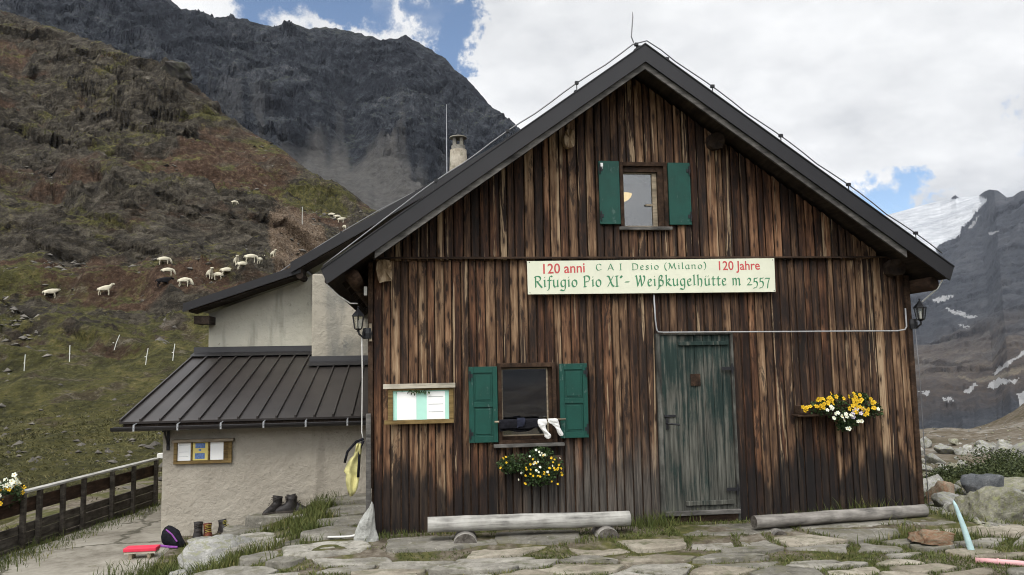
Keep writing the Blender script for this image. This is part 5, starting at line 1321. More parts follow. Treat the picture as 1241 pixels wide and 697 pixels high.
for i, (xa, z, xb, d) in enumerate(PS):
    for k in range(10):
        t = 2 * math.pi * k / 10 + .3; cxx = (xa + xb) / 2; w = (xb - xa) / 2; mb.v.append((cxx + w * math.cos(t) * (1 + .12 * float(vn(k * 1.7, i * .8, 2))), d * math.sin(t) * (1 + .2 * float(vn(k * 1.3, i * .9, 3))), z + .012 * float(vn(k, i, 4)))); mb.tone.append((0, 0, 0))
for i in range(7):
    for k in range(10): mb.f.append((i * 10 + k, i * 10 + (k + 1) % 10, i * 10 + 10 + (k + 1) % 10, i * 10 + 10 + k)); mb.mi.append(0)
mb.f.append(tuple(70 + k for k in range(10))); mb.mi.append(0)
ps = mb.mesh('pointed_stone_shape', mat_rock('white_speckled_rock', (.2, .2, .18), (.38, .38, .35), (.52, .52, .49), None, 6, .8))
o = rock(ps, -.57, -.26, 1, 1, 1, 0, 'pale pointed stone leaning against the left foot of the timber hut', 'stone', sink=0, name='pointed_stone', z=-.85)
o = rock(og, 5.2, -1.38, .34, .2, .085, -.12, 'flat rust streaked stone slab beside the end of the right log bench', 'stone', sink=.1, name='stone_slab', tilt=(0, .06), z=-.17)
# rubble field right of the hut
placed = [(6.72, -.25, .7), (7.95, 1.45, .4), (7.35, 1.5, .3), (7.85, 2.4, .3), (8.75, 1.9, .5), (5.28, -1.2, .35), (5.5, -1.5, .15)]
nr = 0
for k in range(2200):
    d = rng.random() ** 1.5; y = -.6 + 17 * d; x = rng.uniform(6.15 + .0 * y, 9.2 + y * .85)
    s = rng.choice((.06, .07, .08, .09, .1, .11, .13, .15, .18, .24)) * (1 + .5 * d)
    if x < 6.3 + s and y > -.3: continue
    if y < .3 and x < 6.6: s *= .6
    if any((x - a) ** 2 + (y - b) ** 2 < (c * .8 + s * .8) ** 2 for a, b, c in placed): continue
    if float(fbm(x * .5, y * .5, 2, 77)) < -.16 and rng.random() < .75: continue
    placed.append((x, y, s)); nr += 1
    me = rng.choice(ROCKS) if rng.random() < .78 else rng.choice(ROCKS_L)
    rock(me, x, y, s * rng.uniform(.8, 1.4), s * rng.uniform(.8, 1.2), s * rng.uniform(.6, .95), rng.uniform(0, 6.3), 'grey boulder in the rubble on the slope right of the timber hut', 'boulder', 'boulders in the rubble right of the hut', tilt=(rng.uniform(-.3, .3), rng.uniform(-.3, .3)), name='boulder')
    if nr >= 285: break
# fine scree too small to count
def scree(name, label, n, fn, zfn, mat, smin, smax, seed):
    r = np.random.default_rng(seed); base = np.array([[1, 0, 0], [-1, 0, 0], [0, 1, 0], [0, -1, 0], [0, 0, 1], [0, 0, -1.]]); tri = np.array([[0, 2, 4], [2, 1, 4], [1, 3, 4], [3, 0, 4], [2, 0, 5], [1, 2, 5], [3, 1, 5], [0, 3, 5]])
    x, y = fn(r, n); n = len(x); s = smin * (smax / smin) ** (r.random(n) ** 2); z = zfn(x, y)
    V = base[None] * (r.uniform(.5, 1.2, (n, 6, 1))); a = r.uniform(0, 6.28, n); c, q = np.cos(a), np.sin(a)
    X = V[..., 0] * 1.3; Y = V[..., 1]; Z = V[..., 2] * .6 + .2 * X
    P = np.stack([(X * c[:, None] - Y * q[:, None]) * s[:, None] + x[:, None], (X * q[:, None] + Y * c[:, None]) * s[:, None] + y[:, None], Z * s[:, None] + z[:, None] + .1 * s[:, None]], -1)
    F = (tri[None] + 6 * np.arange(n)[:, None, None]).reshape(-1, 3)
    return tag(link(name, np_mesh(name, P.reshape(-1, 3), F, mat, smooth=False)), label, 'rubble', kind='stuff')
M['scree'] = mat_rock('scree_rock', (.09, .085, .075), (.2, .19, .17), (.34, .32, .29), (.2, .2, .12), .8, .4)
def f_right(r, n):
    d = r.random(n) ** 1.2; y = -.8 + 45 * d ** 2; x = 6.05 + r.random(n) * (3.2 + (y + .8) * .9) + (y > 20) * 2; k = fbm(x * .35, y * .35, 3, 78) + .25 * r.random(n) > -.05
    k &= ~((y < .05) & (x < 6.2)); return x[k], y[k]
scree('rubble', 'small broken stones scattered over the slope right of the hut', 11000, f_right, ground_z, M['scree'], .02, .10, 5)
M['hillstone'] = mat_rock('hill_stones', (.05, .045, .038), (.11, .10, .085), (.23, .21, .18), None, .5, .4)
def f_hill(r, n):
    az = r.uniform(-27, -4, n); rr = 48 + 110 * r.random(n); k = fbm(az * .4, rr * .05, 4, 81) + .3 * (r.random(n) - .5) > .08; az = az[k]; rr = rr[k]; a = np.radians(az); return rr * np.sin(a), rr * np.cos(a) - 9
def f_mead(r, n):
    az = r.uniform(-29, -13, n); rr = 17 + 36 * r.random(n) ** 1.3; a = np.radians(az); x = rr * np.sin(a); y = rr * np.cos(a) - 9; k = (x < np.interp(y, [-9, 9], [-7.5, -4.3]) - .5) & (fbm(x * .2, y * .2, 4, 83) + .5 * (r.random(n) - .5) > .05); return x[k], y[k]
def z_hill(x, y): return hill_z(np.degrees(np.arctan2(x, y + 9)), np.hypot(x, y + 9))
scree('rubble', 'dark broken stones scattered over the hillside left of the hut', 7000, f_hill, z_hill, M['hillstone'], .08, .42, 6)
scree('rubble', 'pale small stones lying in the grass beyond the fence', 800, f_mead, z_hill, M['hillstone'], .03, .2, 7)

# rock outcrops standing out of the hillside
M['outcrop'] = mat_rock('outcrop_rock', (.014, .013, .013), (.05, .045, .04), (.14, .13, .115), (.06, .06, .04), .35, 1., .6)
OC = [None, None, rock_mesh('outcrop_shape', 142, M['outcrop'], planes=16, sub=5, amp=.3)]
a_, r_ = -16.7, 146.; x, y = polar(a_, r_); o = link('rock_outcrop', OC[2]); o.location = (x, y, hz(a_, r_) + .5); o.scale = (3.6, 2.6, 2.2); o.rotation_euler = (0, .25, .3); tag(o, 'jutting rock outcrop standing out on the skyline of the hillside', 'rock outcrop')

# ================================================================== LOG BENCHES
def log_mb(x0, x1, y0, y1, z0, z1, r, seed, n=22):
    mb = MB(); pts = []; rad = []
    for i in range(n + 1):
        f = i / n; pts.append((x0 + (x1 - x0) * f, y0 + (y1 - y0) * f + .006 * float(vn(f * 4, seed, 2)), z0 + (z1 - z0) * f + .006 * float(vn(f * 4, seed, 3)))); rad.append(r * (1 + .05 * float(vn(f * 6, seed, 4)) + .04 * float(vn(f * 23, seed, 5))))
    mb.tube(pts, rad, 20, cap=False)
    for e, s in ((0, 1), (n, -1)):
        b = e * 20; c = len(mb.v); mb.v.append(pts[e]); mb.tone.append((0, 0, 0))
        for k in range(20):
            a, d = b + k, b + (k + 1) % 20; mb.f.append((c, d, a) if e == 0 else (c, a, d)); mb.mi.append(1)
    return mb
def bench(label, x0, x1, y0, y1, z0, z1, r, sup, mat):
    t = thing('log_bench', label, 'log bench', ((x0 + x1) / 2, (y0 + y1) / 2, GZ))
    o = log_mb(x0, x1, y0, y1, z0, z1, r, x0 * 3).build('log', [mat, M['log_end']], t, smooth=False)
    o.data.polygons.foreach_set('use_smooth', [p.material_index == 0 for p in o.data.polygons])
    for (x, y, zc, rr) in sup:
        o = log_mb(x, x + .02, y - .17, y + .16, zc, zc, rr, x, 6).build('support', [M['log_grey'], M['log_end']], t)
        o.data.polygons.foreach_set('use_smooth', [p.material_index == 0 for p in o.data.polygons])
bench('long silvery log bench under the lower window and flower basket', .09, 2.28, -.46, -.44, .045, .022, .081, [(.475, -.48, -.155, .125), (2.0, -.45, -.17, .13)], M['log'])
bench('thin grey log bench low on the ground right of the green door', 3.62, 5.83, -.62, -.32, -.045, -.055, .07, [(3.85, -.6, -.20, .085), (5.28, -.4, -.22, .09)], M['log_grey'])

# painted pole and pipe lying right of the terrace
mb = MB(); mb.tube([(5.43, -1.62, -.27), (5.42, -1.61, -.18), (5.385, -1.58, .02), (5.345, -1.54, .22), (5.33, -1.53, .27)], [.036, .033, .027, .018, .008], 10)
tag(mb.build('painted_pole', M['pole_blue'], None, smooth=True), 'pale blue tapering pole stuck leaning in the ground right of the terrace', 'pole')
mb = MB(); mb.tube([(5.16, -2.02, -.19), (5.30, -2.12, -.185), (5.42, -2.22, -.18), (5.7, -2.4, -.19)], .026, 12)
mb.tube([(5.30, -2.12, -.185), (5.315, -2.13, -.185)], .032, 12)
tag(mb.build('pipe', M['pipe_pink'], None, smooth=True), 'faded pink pipe lying on the ground at the right edge', 'pipe')

# ================================================================== FLOWERS
def blossom_mesh(name, mat, centre, r=.021):
    mb = MB(); n = 5
    for k in range(n):
        a = 2 * math.pi * k / n; w = .62; p = [(0, 0, 0)]
        for da, rr, z in ((-w, .75, .25), (-w * .5, 1.05, .12), (0, 1.1, .2), (w * .5, 1.05, .12), (w, .75, .25)):
            p.append((math.cos(a + da) * r * rr, math.sin(a + da) * r * rr, z * r + .0006 * k))
        mb.add(p, [(0, 1, 2), (0, 2, 3), (0, 3, 4), (0, 4, 5)])
    mb.lathe([(.005, .004), (.004, .008)], (0, 0, .001), 6, 1)
    return mb.mesh(name, [mat, centre])
BL = {'y': blossom_mesh('yellow_blossom', M['petal_yellow'], M['petal_orange']), 'w': blossom_mesh('white_blossom', M['petal_white'], M['petal_yellow']), 'p': blossom_mesh('purple_blossom', M['petal_purple'], M['petal_yellow']), 'm': blossom_mesh('mauve_blossom', M['petal_mauve'], M['petal_yellow'])}
def foliage(lobes, n, size, seed, back_y):
    r = random.Random(seed); mb = MB()
    for _ in range(n):
        c = r.choice(lobes); u = Vector((r.gauss(0, 1), r.gauss(0, 1), r.gauss(0, 1))).normalized() * (r.random() ** .4)
        p = Vector((c[0] + u.x * c[3], c[1] + u.y * c[4], c[2] + u.z * c[5]))
        if p.y > back_y: continue
        d = Vector((r.gauss(0, 1), r.gauss(-.4, .8), r.gauss(.2, 1))).normalized(); s = d.cross(Vector((r.gauss(0, 1), r.gauss(0, 1), r.gauss(0, 1)))).normalized(); L = size * r.uniform(.6, 1.4); w = L * .33; nn = d.cross(s) * L * .15
        t = min(1, max(0, r.gauss(.45, .28)))
        mb.add([p, p + d * L * .5 - s * w + nn, p + d * L, p + d * L * .5 + s * w + nn], [(0, 1, 2, 3)], 0, (t, .1, .1))
    return mb
def place_blossoms(parent, items, loc):
    for i, (kind, x, y, z, sc) in enumerate(items):
        o = link('blossom', BL[kind], parent); o.location = Vector((x, y, z)) - Vector(loc)
        n = Vector((rng.gauss(0, .45), -1, rng.gauss(.35, .4))).normalized(); o.rotation_euler = n.to_track_quat('Z', 'Y').to_euler(); o.scale = (sc, sc, sc)
def surf(lobes, x, z):
    best = None
    for c in lobes:
        q = 1 - ((x - c[0]) / c[3]) ** 2 - ((z - c[2]) / c[5]) ** 2
        if q > 0:
            y = c[1] - c[4] * math.sqrt(q); best = y if best is None else min(best, y)
    return best if best is not None else lobes[0][1] - lobes[0][4] * .5
# basket under the lower window
loc = (1.27, -.12, .56); fl = thing('flower_box', 'flower box with sparse yellow and white blooms under the lower window', 'flower box', loc)
mb = MB(); mb.box(.97, 1.60, -.19, -.055, .56, .68); mb.build('planter', M['darkwood_x'], fl, bevel=.006)
lob = [(1.28, -.19, .60, .30, .12, .13), (1.10, -.18, .62, .22, .10, .10), (1.42, -.19, .55, .22, .12, .16), (1.0, -.16, .60, .14, .08, .09), (1.33, -.2, .46, .16, .1, .1), (1.36, -.15, .70, .14, .08, .10)]
foliage(lob, 3000, .03, 3, -.05).build('foliage', M['leaf'], fl)
its = []
for (px, pz, k) in [(.90, .58, 'y'), (.93, .68, 'y'), (.955, .70, 'y'), (.96, .64, 'y'), (1.17, .585, 'y'), (1.175, .565, 'y'), (1.22, .62, 'y'), (1.22, .70, 'w'), (1.27, .64, 'w'), (1.28, .625, 'w'), (1.33, .74, 'w'), (1.36, .73, 'w'), (1.34, .71, 'w'), (1.385, .71, 'w'), (1.25, .49, 'y'), (1.31, .53, 'w'), (1.30, .49, 'y'), (1.37, .53, 'y'), (1.37, .51, 'y'), (1.43, .57, 'y'), (1.48, .57, 'y'), (1.49, .55, 'y'), (1.52, .555, 'y'), (1.54, .60, 'y'), (1.565, .56, 'y'), (1.17, .40, 'y'), (1.46, .42, 'y'), (1.53, .57, 'y'), (1.3, .76, 'w'), (1.22, .51, 'y'), (1.42, .50, 'y'), (1.16, .41, 'y')] + [(rng.gauss(1.34, .13), rng.gauss(.58, .08), rng.choice('yyw')) for _ in range(26)]:
    its.append((k, px, surf(lob, px, pz) - .02, pz, rng.uniform(.45, .7)))
place_blossoms(fl, its, loc)
# box right of the door
loc = (4.95, -.12, 1.07); fl = thing('flower_box', 'wall box full of bright yellow and white pansies right of the green door', 'flower box', loc)
mb = MB(); mb.box(4.44, 5.36, -.20, -.05, 1.07, 1.17); mb.box(4.40, 5.40, -.22, -.045, 1.045, 1.068); mb.build('planter', M['darkwood_x'], fl, bevel=.006)
lob = [(4.72, -.2, 1.14, .2, .1, .1), (5.0, -.22, 1.09, .28, .13, .13), (5.2, -.2, 1.12, .2, .1, .12), (5.0, -.22, 1.0, .16, .1, .12), (5.36, -.18, 1.1, .1, .07, .08), (4.97, -.2, .93, .08, .07, .07), (5.2, -.17, 1.24, .12, .07, .07), (4.88, -.18, 1.2, .15, .07, .09)]
foliage(lob, 3000, .03, 4, -.045).build('foliage', M['leaf'], fl)
its = []
def cluster(kind, x, z, sx, sz, n):
    for _ in range(n):
        px, pz = rng.gauss(x, sx * 1.25), rng.gauss(z, sz * 1.1); its.append((kind, px, surf(lob, px, pz) - rng.uniform(.01, .035), pz, rng.uniform(.95, 1.3)))
cluster('y', 4.71, 1.235, .055, .035, 22); cluster('y', 4.62, 1.17, .03, .02, 5); cluster('y', 4.48, 1.14, .018, .03, 6); cluster('y', 5.05, 1.17, .06, .035, 20); cluster('y', 5.15, 1.235, .05, .025, 9); cluster('y', 5.27, 1.19, .02, .015, 4); cluster('y', 5.22, 1.09, .03, .03, 5)
cluster('w', 4.74, 1.15, .02, .03, 4); cluster('w', 4.86, 1.04, .05, .025, 7); cluster('w', 4.94, 1.06, .02, .03, 4); cluster('m', 5.0, 1.045, .025, .025, 4); cluster('m', 5.1, 1.1, .025, .015, 3); cluster('w', 5.12, .985, .02, .01, 2); cluster('w', 5.34, 1.12, .01, .01, 2); cluster('w', 4.95, .90, .015, .006, 2); cluster('p', 5.18, 1.27, .05, .03, 6); cluster('p', 4.88, 1.2, .05, .04, 6)
place_blossoms(fl, its[:99], loc)
for (x, y, a, b, hgt, lab) in ((9.8, 3.9, 1.1, .6, .30, 'low dark green juniper shrub behind the blue grey boulder'), (12.6, 5.6, 1.6, .8, .42, 'wide dark green juniper shrub at the right edge of the slope')):
    z = gz1(x, y); sh = thing('shrub', lab, 'shrub', (x, y, z)); lob2 = [(x + rng.uniform(-a, a) * .8, y + rng.uniform(-b, b) * .8, z + hgt * .3, a * .35, b * .5, hgt * rng.uniform(.7, 1.1)) for _ in range(12)]
    foliage(lob2, 15000, .045, int(x * 10), 99).build('foliage', M['shrub_leaf'], sh)
    mb = MB(); mb.tube([(x - .3, y, z - .05), (x, y, z + hgt * .4), (x + .4, y + .1, z + hgt * .5)], .03, 6); mb.build('stem', M['darkwood'], sh)
# box on the fence
loc = (-5.42, 1.75, .18); fl = thing('flower_box', 'flower box with white and yellow blooms on the fence rail at the left edge', 'flower box', loc)
fz = .17
mb = MB(); mb.box(-5.56, -5.24, 1.15, 2.42, .04, .16); mb.build('planter', M['darkwood'], fl, bevel=.006)
lob = [(-5.42, 1.45, .2, .2, .3, .12), (-5.42, 1.85, .2, .2, .3, .13), (-5.35, 2.2, .16, .18, .24, .17)]
foliage(lob, 2400, .04, 5, 9).build('foliage', M['leaf'], fl)
its = []
for _ in range(70):
    y = rng.uniform(1.4, 2.5); x = -5.40 + rng.uniform(-.05, .2); k = 'w' if rng.random() < .62 else 'y'
    z = .29 + rng.gauss(0, .04) if k == 'w' else rng.uniform(.08, .3); its.append((k, x, y - .05, z, rng.uniform(1.1, 1.6)))
place_blossoms(fl, its, loc)

# ================================================================== LAUNDRY on the window rail
rod = MB(); rod.tube([(.85, -.135, 1.075), (1.66, -.135, 1.085)], .012, 8); tag(rod.build('drying_rail', M['frame_wood'], None, smooth=True), 'pale wooden rail across the lower window holding laundry', 'rail')
def cloth_roll(name, label, mat, x0, x1, drop, seed, cat='clothing', w=.05):
    r = random.Random(seed); mb = MB(); n = 12; m = 12
    for i in range(n + 1):
        x = x0 + (x1 - x0) * i / n; zc = 1.078 + .01 * (x - .85)
        for k in range(m + 1):
            f = k / m; L = drop * (.85 + .3 * float(vn(x * 9, seed, 6)))
            s = (f - .5) * 2 * L; side = -1 if s < 0 else 1; bend = .026
            if abs(s) < bend * 1.5: a = s / bend; y, z = math.sin(a) * bend, bend * math.cos(a)
            else: y, z = side * bend, -(abs(s) - bend * 1.5) + .0
            y = -.135 - y * 1.0 + .012 * float(vn(x * 22, f * 5 + seed, 7)); z = zc + z
            if side > 0: z = max(z, zc - .08)
            mb.v.append((x + .008 * float(vn(f * 6, seed + x * 3, 8)), y, z)); mb.tone.append((0, 0, 0))
    for i in range(n):
        for k in range(m): a = i * (m + 1) + k; mb.f.append((a, a + 1, a + m + 2, a + m + 1)); mb.mi.append(0)
    o = mb.build(name, mat, None, smooth=True); sm = o.modifiers.new('solid', 'SOLIDIFY'); sm.thickness = .012; ss = o.modifiers.new('sub', 'SUBSURF'); ss.levels = ss.render_levels = 1
    return tag(o, label, cat)
cloth_roll('shirt', 'black crumpled garment drying on the window rail', M['black_cloth'], .90, 1.40, .20, 11)
cloth_roll('sock', 'navy sock hung over the black garment on the window rail', M['navy_cloth'], 1.10, 1.19, .15, 13)
bpy.data.objects['sock'].location.y = -.022; bpy.data.objects['sock'].location.z = .012
def sock(label, le, ri, sd):
    mb = MB(); le = [(le[0][0] + .004, 1.045)] + le; ri = [(ri[0][0] - .004, 1.05)] + ri; L = catmull(le, 4); Rr = catmull(ri, 4); n = len(L); m = 7
    for i in range(n):
        t = min(1, i / 6)
        for k in range(m):
            f = k / (m - 1); x = L[i][0] + (Rr[i][0] - L[i][0]) * f; z = L[i][1] + (Rr[i][1] - L[i][1]) * f
            y = -.115 - .052 * t - .020 * math.sin(math.pi * f) * t + .011 * float(vn(z * 38 + f * 2, sd + f * 3, 3)) + .006 * float(vn(f * 7, z * 70, 4 + sd))
            mb.v.append((x + .004 * float(vn(z * 60, f * 3 + sd, 5)), y, z)); mb.tone.append((0, 0, 0))
    for i in range(n - 1):
        for k in range(m - 1): q = i * m + k; mb.f.append((q, q + m, q + m + 1, q + 1)); mb.mi.append(0)
    o = mb.build('sock', M['white_cloth'], None, smooth=True); so = o.modifiers.new('solid', 'SOLIDIFY'); so.thickness = .012; ss = o.modifiers.new('sub', 'SUBSURF'); ss.levels = ss.render_levels = 1; tag(o, label, 'sock')
sock('white sock bent down from the window rail, hanging lowest beside the black garment', [(1.338, 1.097), (1.332, 1.045), (1.357, .995), (1.398, .94), (1.408, .892), (1.43, .873)], [(1.438, 1.1), (1.446, 1.048), (1.424, 1.008), (1.452, .955), (1.486, .915), (1.478, .880)], 1)
sock('white sock hung over the right end of the window rail', [(1.452, 1.10), (1.452, 1.062), (1.50, 1.03), (1.538, .985), (1.556, .93), (1.582, .902)], [(1.548, 1.102), (1.578, 1.068), (1.587, 1.03), (1.597, .985), (1.626, .93), (1.616, .902)], 2)

# yellow jacket hung at the left corner
jk = thing('jacket', 'yellow jacket with dark straps hanging on the left corner of the timber hut', 'jacket', (-.78, -.08, .9))
mb = MB(); nj, mj = 16, 12
OUT = [(.88, -.66, -.615), (.80, -.69, -.62), (.74, -.715, -.625), (.705, -.76, -.63), (.64, -.79, -.64), (.585, -.815, -.645), (.55, -.79, -.64), (.50, -.795, -.65), (.43, -.785, -.66), (.385, -.775, -.68), (.355, -.765, -.70)]
for i in range(nj + 1):
    z = .88 - (.88 - .355) * i / nj; xa = float(np.interp(-z, [-q[0] for q in OUT], [q[1] for q in OUT])); xb = float(np.interp(-z, [-q[0] for q in OUT], [q[2] for q in OUT]))
    for k in range(mj + 1):
        f = k / mj; x = xa + (xb - xa) * f; fold = .022 * math.sin(f * 9 + z * 5 + 2 * float(vn(z * 7, 2, 3))) + .018 * float(vn(f * 5, z * 11, 4)); mb.v.append((x, -.12 + fold - .03 * math.sin(math.pi * f), z - .02 * f * (i > 5) + .03 * float(vn(f * 3, i * .4, 6)) * (i == nj))); mb.tone.append((0, 0, 0))
for i in range(nj):
    for k in range(mj): q = i * (mj + 1) + k; mb.f.append((q, q + mj + 1, q + mj + 2, q + 1)); mb.mi.append(0)
jb = mb.build('jacket_body', M['yellow_cloth'], jk, smooth=True); jm = jb.modifiers.new('solid', 'SOLIDIFY'); jm.thickness = .012
mb = MB(); mb.tube([(-.60, -.11, .93), (-.68, -.13, .90), (-.77, -.14, .80), (-.80, -.15, .68)], .014, 6); mb.build('strap', M['black_cloth'], jk, smooth=True)
mb = MB(); mb.tube([(-.60, -.12, .91), (-.64, -.14, .82), (-.645, -.15, .70), (-.655, -.15, .52)], .016, 6); mb.build('strap', M['black_cloth'], jk, smooth=True)
cable('hose', 'pale hose end lying on the stone step by the pointed stone', [(-.66, -.25, -.07), (-.74, -.2, -.095), (-.84, -.15, -.105), (-.98, -.12, -.108)], .012, M['white_cable'], 'hose')

# ================================================================== BOOTS
def boot(label, x, y, z, rz, mats, lean=0., lace=None, s=1., group=None):
    t = thing('hiking_boot', label, 'boot', (x, y, z), group, world_built=False); t.rotation_euler = (lean, 0, rz); t.scale = (s, s * 1.15, s * .85)
    mb = MB(); secs = [(-.115, .0, .03, .055, .09), (-.105, .032, .04, .0, .0)]
    # toe points along +x; rings stacked from sole to cuff
    rings = [(.025, .15, .045, .0), (.05, .15, .046, .0), (.075, .125, .043, -.018), (.10, .085, .040, -.045), (.13, .06, .040, -.062), (.17, .058, .042, -.066), (.21, .064, .046, -.068)]
    vs = []; n = 14
    for z_, a, b, cx in rings:
        for k in range(n):
            q = 2 * math.pi * k / n; vs.append((cx + a * math.cos(q) * (1 if math.cos(q) > 0 else .95), b * math.sin(q) * (1 - .12 * math.cos(q)), z_ + (.02 * math.cos(q) * (z_ > .2)) - (.012 * max(0, math.cos(q)) if z_ < .08 and z_ > .04 else 0)))
    m = len(rings); vi = [(v[0] * .86 - .01, v[1] * .82, v[2] - .02) for v in vs[-n:]] + [(v[0] * .8 - .012, v[1] * .75, v[2] - .1) for v in vs[-n:]]
    fs = [(i * n + k, i * n + (k + 1) % n, (i + 1) * n + (k + 1) % n, (i + 1) * n + k) for i in range(m + 1) for k in range(n)] + [tuple((m + 1) * n + k for k in range(n))]
    mb.add(vs + vi, fs); mb.build('upper', mats[0], t, smooth=True)
    mb = MB(); pl = [(.158 * math.cos(2 * math.pi * k / 16) * (1 if math.cos(2 * math.pi * k / 16) > 0 else .98), .05 * math.sin(2 * math.pi * k / 16) * (1 - .12 * math.cos(2 * math.pi * k / 16))) for k in range(16)]; mb.prism(pl, 'z', 0, .026); mb.build('sole', M['sole'], t, bevel=.004)
    mb = MB()
    for k in range(5):
        zz = .105 + k * .022; xx = .045 - k * .012 if k < 2 else -.004; mb.tube([(xx - .006, -.032, zz), (xx + .01, 0, zz + .012), (xx - .006, .032, zz + .004)], .0045, 5)
    mb.build('laces', lace or M['sole'], t); return t
K = (M['leather'],)
boot('black hiking boot standing apart left of the pair on the stone step', -2.03, 2.58, -.295, R(-125), K, s=1.25)
boot('black hiking boot, left one of the pair side by side on the stone step', -1.86, 2.60, -.295, R(-165), K, s=1.25)
boot('black hiking boot, right one of the pair side by side on the stone step', -1.73, 2.66, -.295, R(-12), K, s=1.25)
boot('black boot leaning on the annex wall left of the orange laced boot', -3.0, 2.42, -.575, R(-80), K, R(0), s=1.2)
boot('orange and black boot with yellow laces beside the annex wall', -2.86, 2.40, -.575, R(-70), (M['boot_orange'],), lace=M['lace_yellow'], s=1.1)
boot('dark boot with yellow laces, rightmost on the low stones by the annex wall', -2.66, 2.52, -.53, R(-40), K, lace=M['lace_yellow'])
bag = thing('shoe_bag', 'dark slumped bag with purple strap beside the red mat at the annex corner', 'bag', (-3.25, 2.2, -.6))
mb = MB(); mb.tube([(-3.38, 2.25, -.50), (-3.33, 2.22, -.47), (-3.25, 2.18, -.50), (-3.16, 2.12, -.555), (-3.08, 2.08, -.58)], [.05, .12, .11, .07, .03], 12, flat=1.1)
mb.build('bag_body', M['black_cloth'], bag, smooth=True)
mb = MB(); mb.tube([(-3.40, 2.1, -.57), (-3.28, 2.02, -.575), (-3.14, 2.0, -.585)], .016, 6); mb.tube([(-3.33, 2.14, -.38), (-3.24, 2.08, -.43), (-3.16, 2.04, -.52)], .01, 6); mb.build('strap', M['purple'], bag)
mt = thing('low_step', 'low wooden step with a red cover on the path by the annex corner', 'step', (-3.42, 1.5, -.6))
mb = MB(); mb.box(-3.62, -3.23, 1.42, 1.60, -.50, -.455); mb.build('cover', M['red_plastic'], mt, bevel=.008)
mb = MB(); mb.box(-3.61, -3.24, 1.43, 1.59, -.525, -.502); mb.build('board', M['pale_plank'], mt); mb = MB(); mb.box(-3.56, -3.52, 1.44, 1.58, -.63, -.527); mb.build('leg', M['frame_wood'], mt); mb = MB(); mb.box(-3.34, -3.30, 1.44, 1.58, -.63, -.527); mb.build('leg', M['frame_wood'], mt)

# ================================================================== FENCE by the path
fence = thing('wooden_fence', 'dark low board fence with a pale top rail along the left path', 'fence', (-5.0, 4, -.62))
FY = [.55, 1.55, 2.17, 2.44, 2.75, 3.25, 3.72, 4.45, 5.05, 5.75]
FT = lambda y: .13 + .012 * (y - 2)
for i, y in enumerate(FY):
    x = float(fence_x(y)); mb = MB(); g0 = gz1(x, y) - .15; w = .035
    if i == 2: continue
    mb.box(x - .01, x + .05, y - w, y + w, g0, FT(y) - .02, rot=Matrix.Rotation(rng.uniform(-.03, .03), 3, 'X')); mb.build('post', M['fence_wood'], fence, bevel=.005)
def fboard(name, y0, y1, zlo, zhi, mat, xo=0., th=.028):
    mb = MB(); a, b = float(fence_x(y0)), float(fence_x(y1)); d0, d1 = FT(y0) - .0, FT(y1) - .0
    mb.hexa([(a - th + xo, y0, d0 - zhi), (a + xo, y0, d0 - zhi), (b + xo, y1, d1 - zhi), (b - th + xo, y1, d1 - zhi), (a - th + xo, y0, d0 - zlo), (a + xo, y0, d0 - zlo), (b + xo, y1, d1 - zlo), (b - th + xo, y1, d1 - zlo)]); mb.build(name, mat, fence, bevel=.004)
for y0, y1 in ((.3, 2.42), (2.425, 3.7), (3.705, 5.8)):
    fboard('board', y0, y1, .09 + rng.uniform(0, .02), .29, M['darkwood'], -.014)
    fboard('board', y0, y1, .43 + rng.uniform(0, .02), .55, M['fence_wood'], -.014); fboard('board', y0, y1, .56, .70, M['fence_wood'], -.018); fboard('board', y0, y1, .71, .9, M['fence_wood'], -.016)
fboard('top_rail', 2.45, 5.85, -.012, .018, M['fence_rail'], .05, .12); fboard('top_rail', .3, 2.1, .03, .06, M['fence_rail'], .05, .12)
mb = MB(); mb.box(-4.62, -4.50, 5.82, 5.95, .17, .26); tag(mb.build('white_box', M['white_cable'], None, bevel=.01), 'small white box on the far end of the fence rail', 'box')

# ================================================================== HILLSIDE: posts and sheep

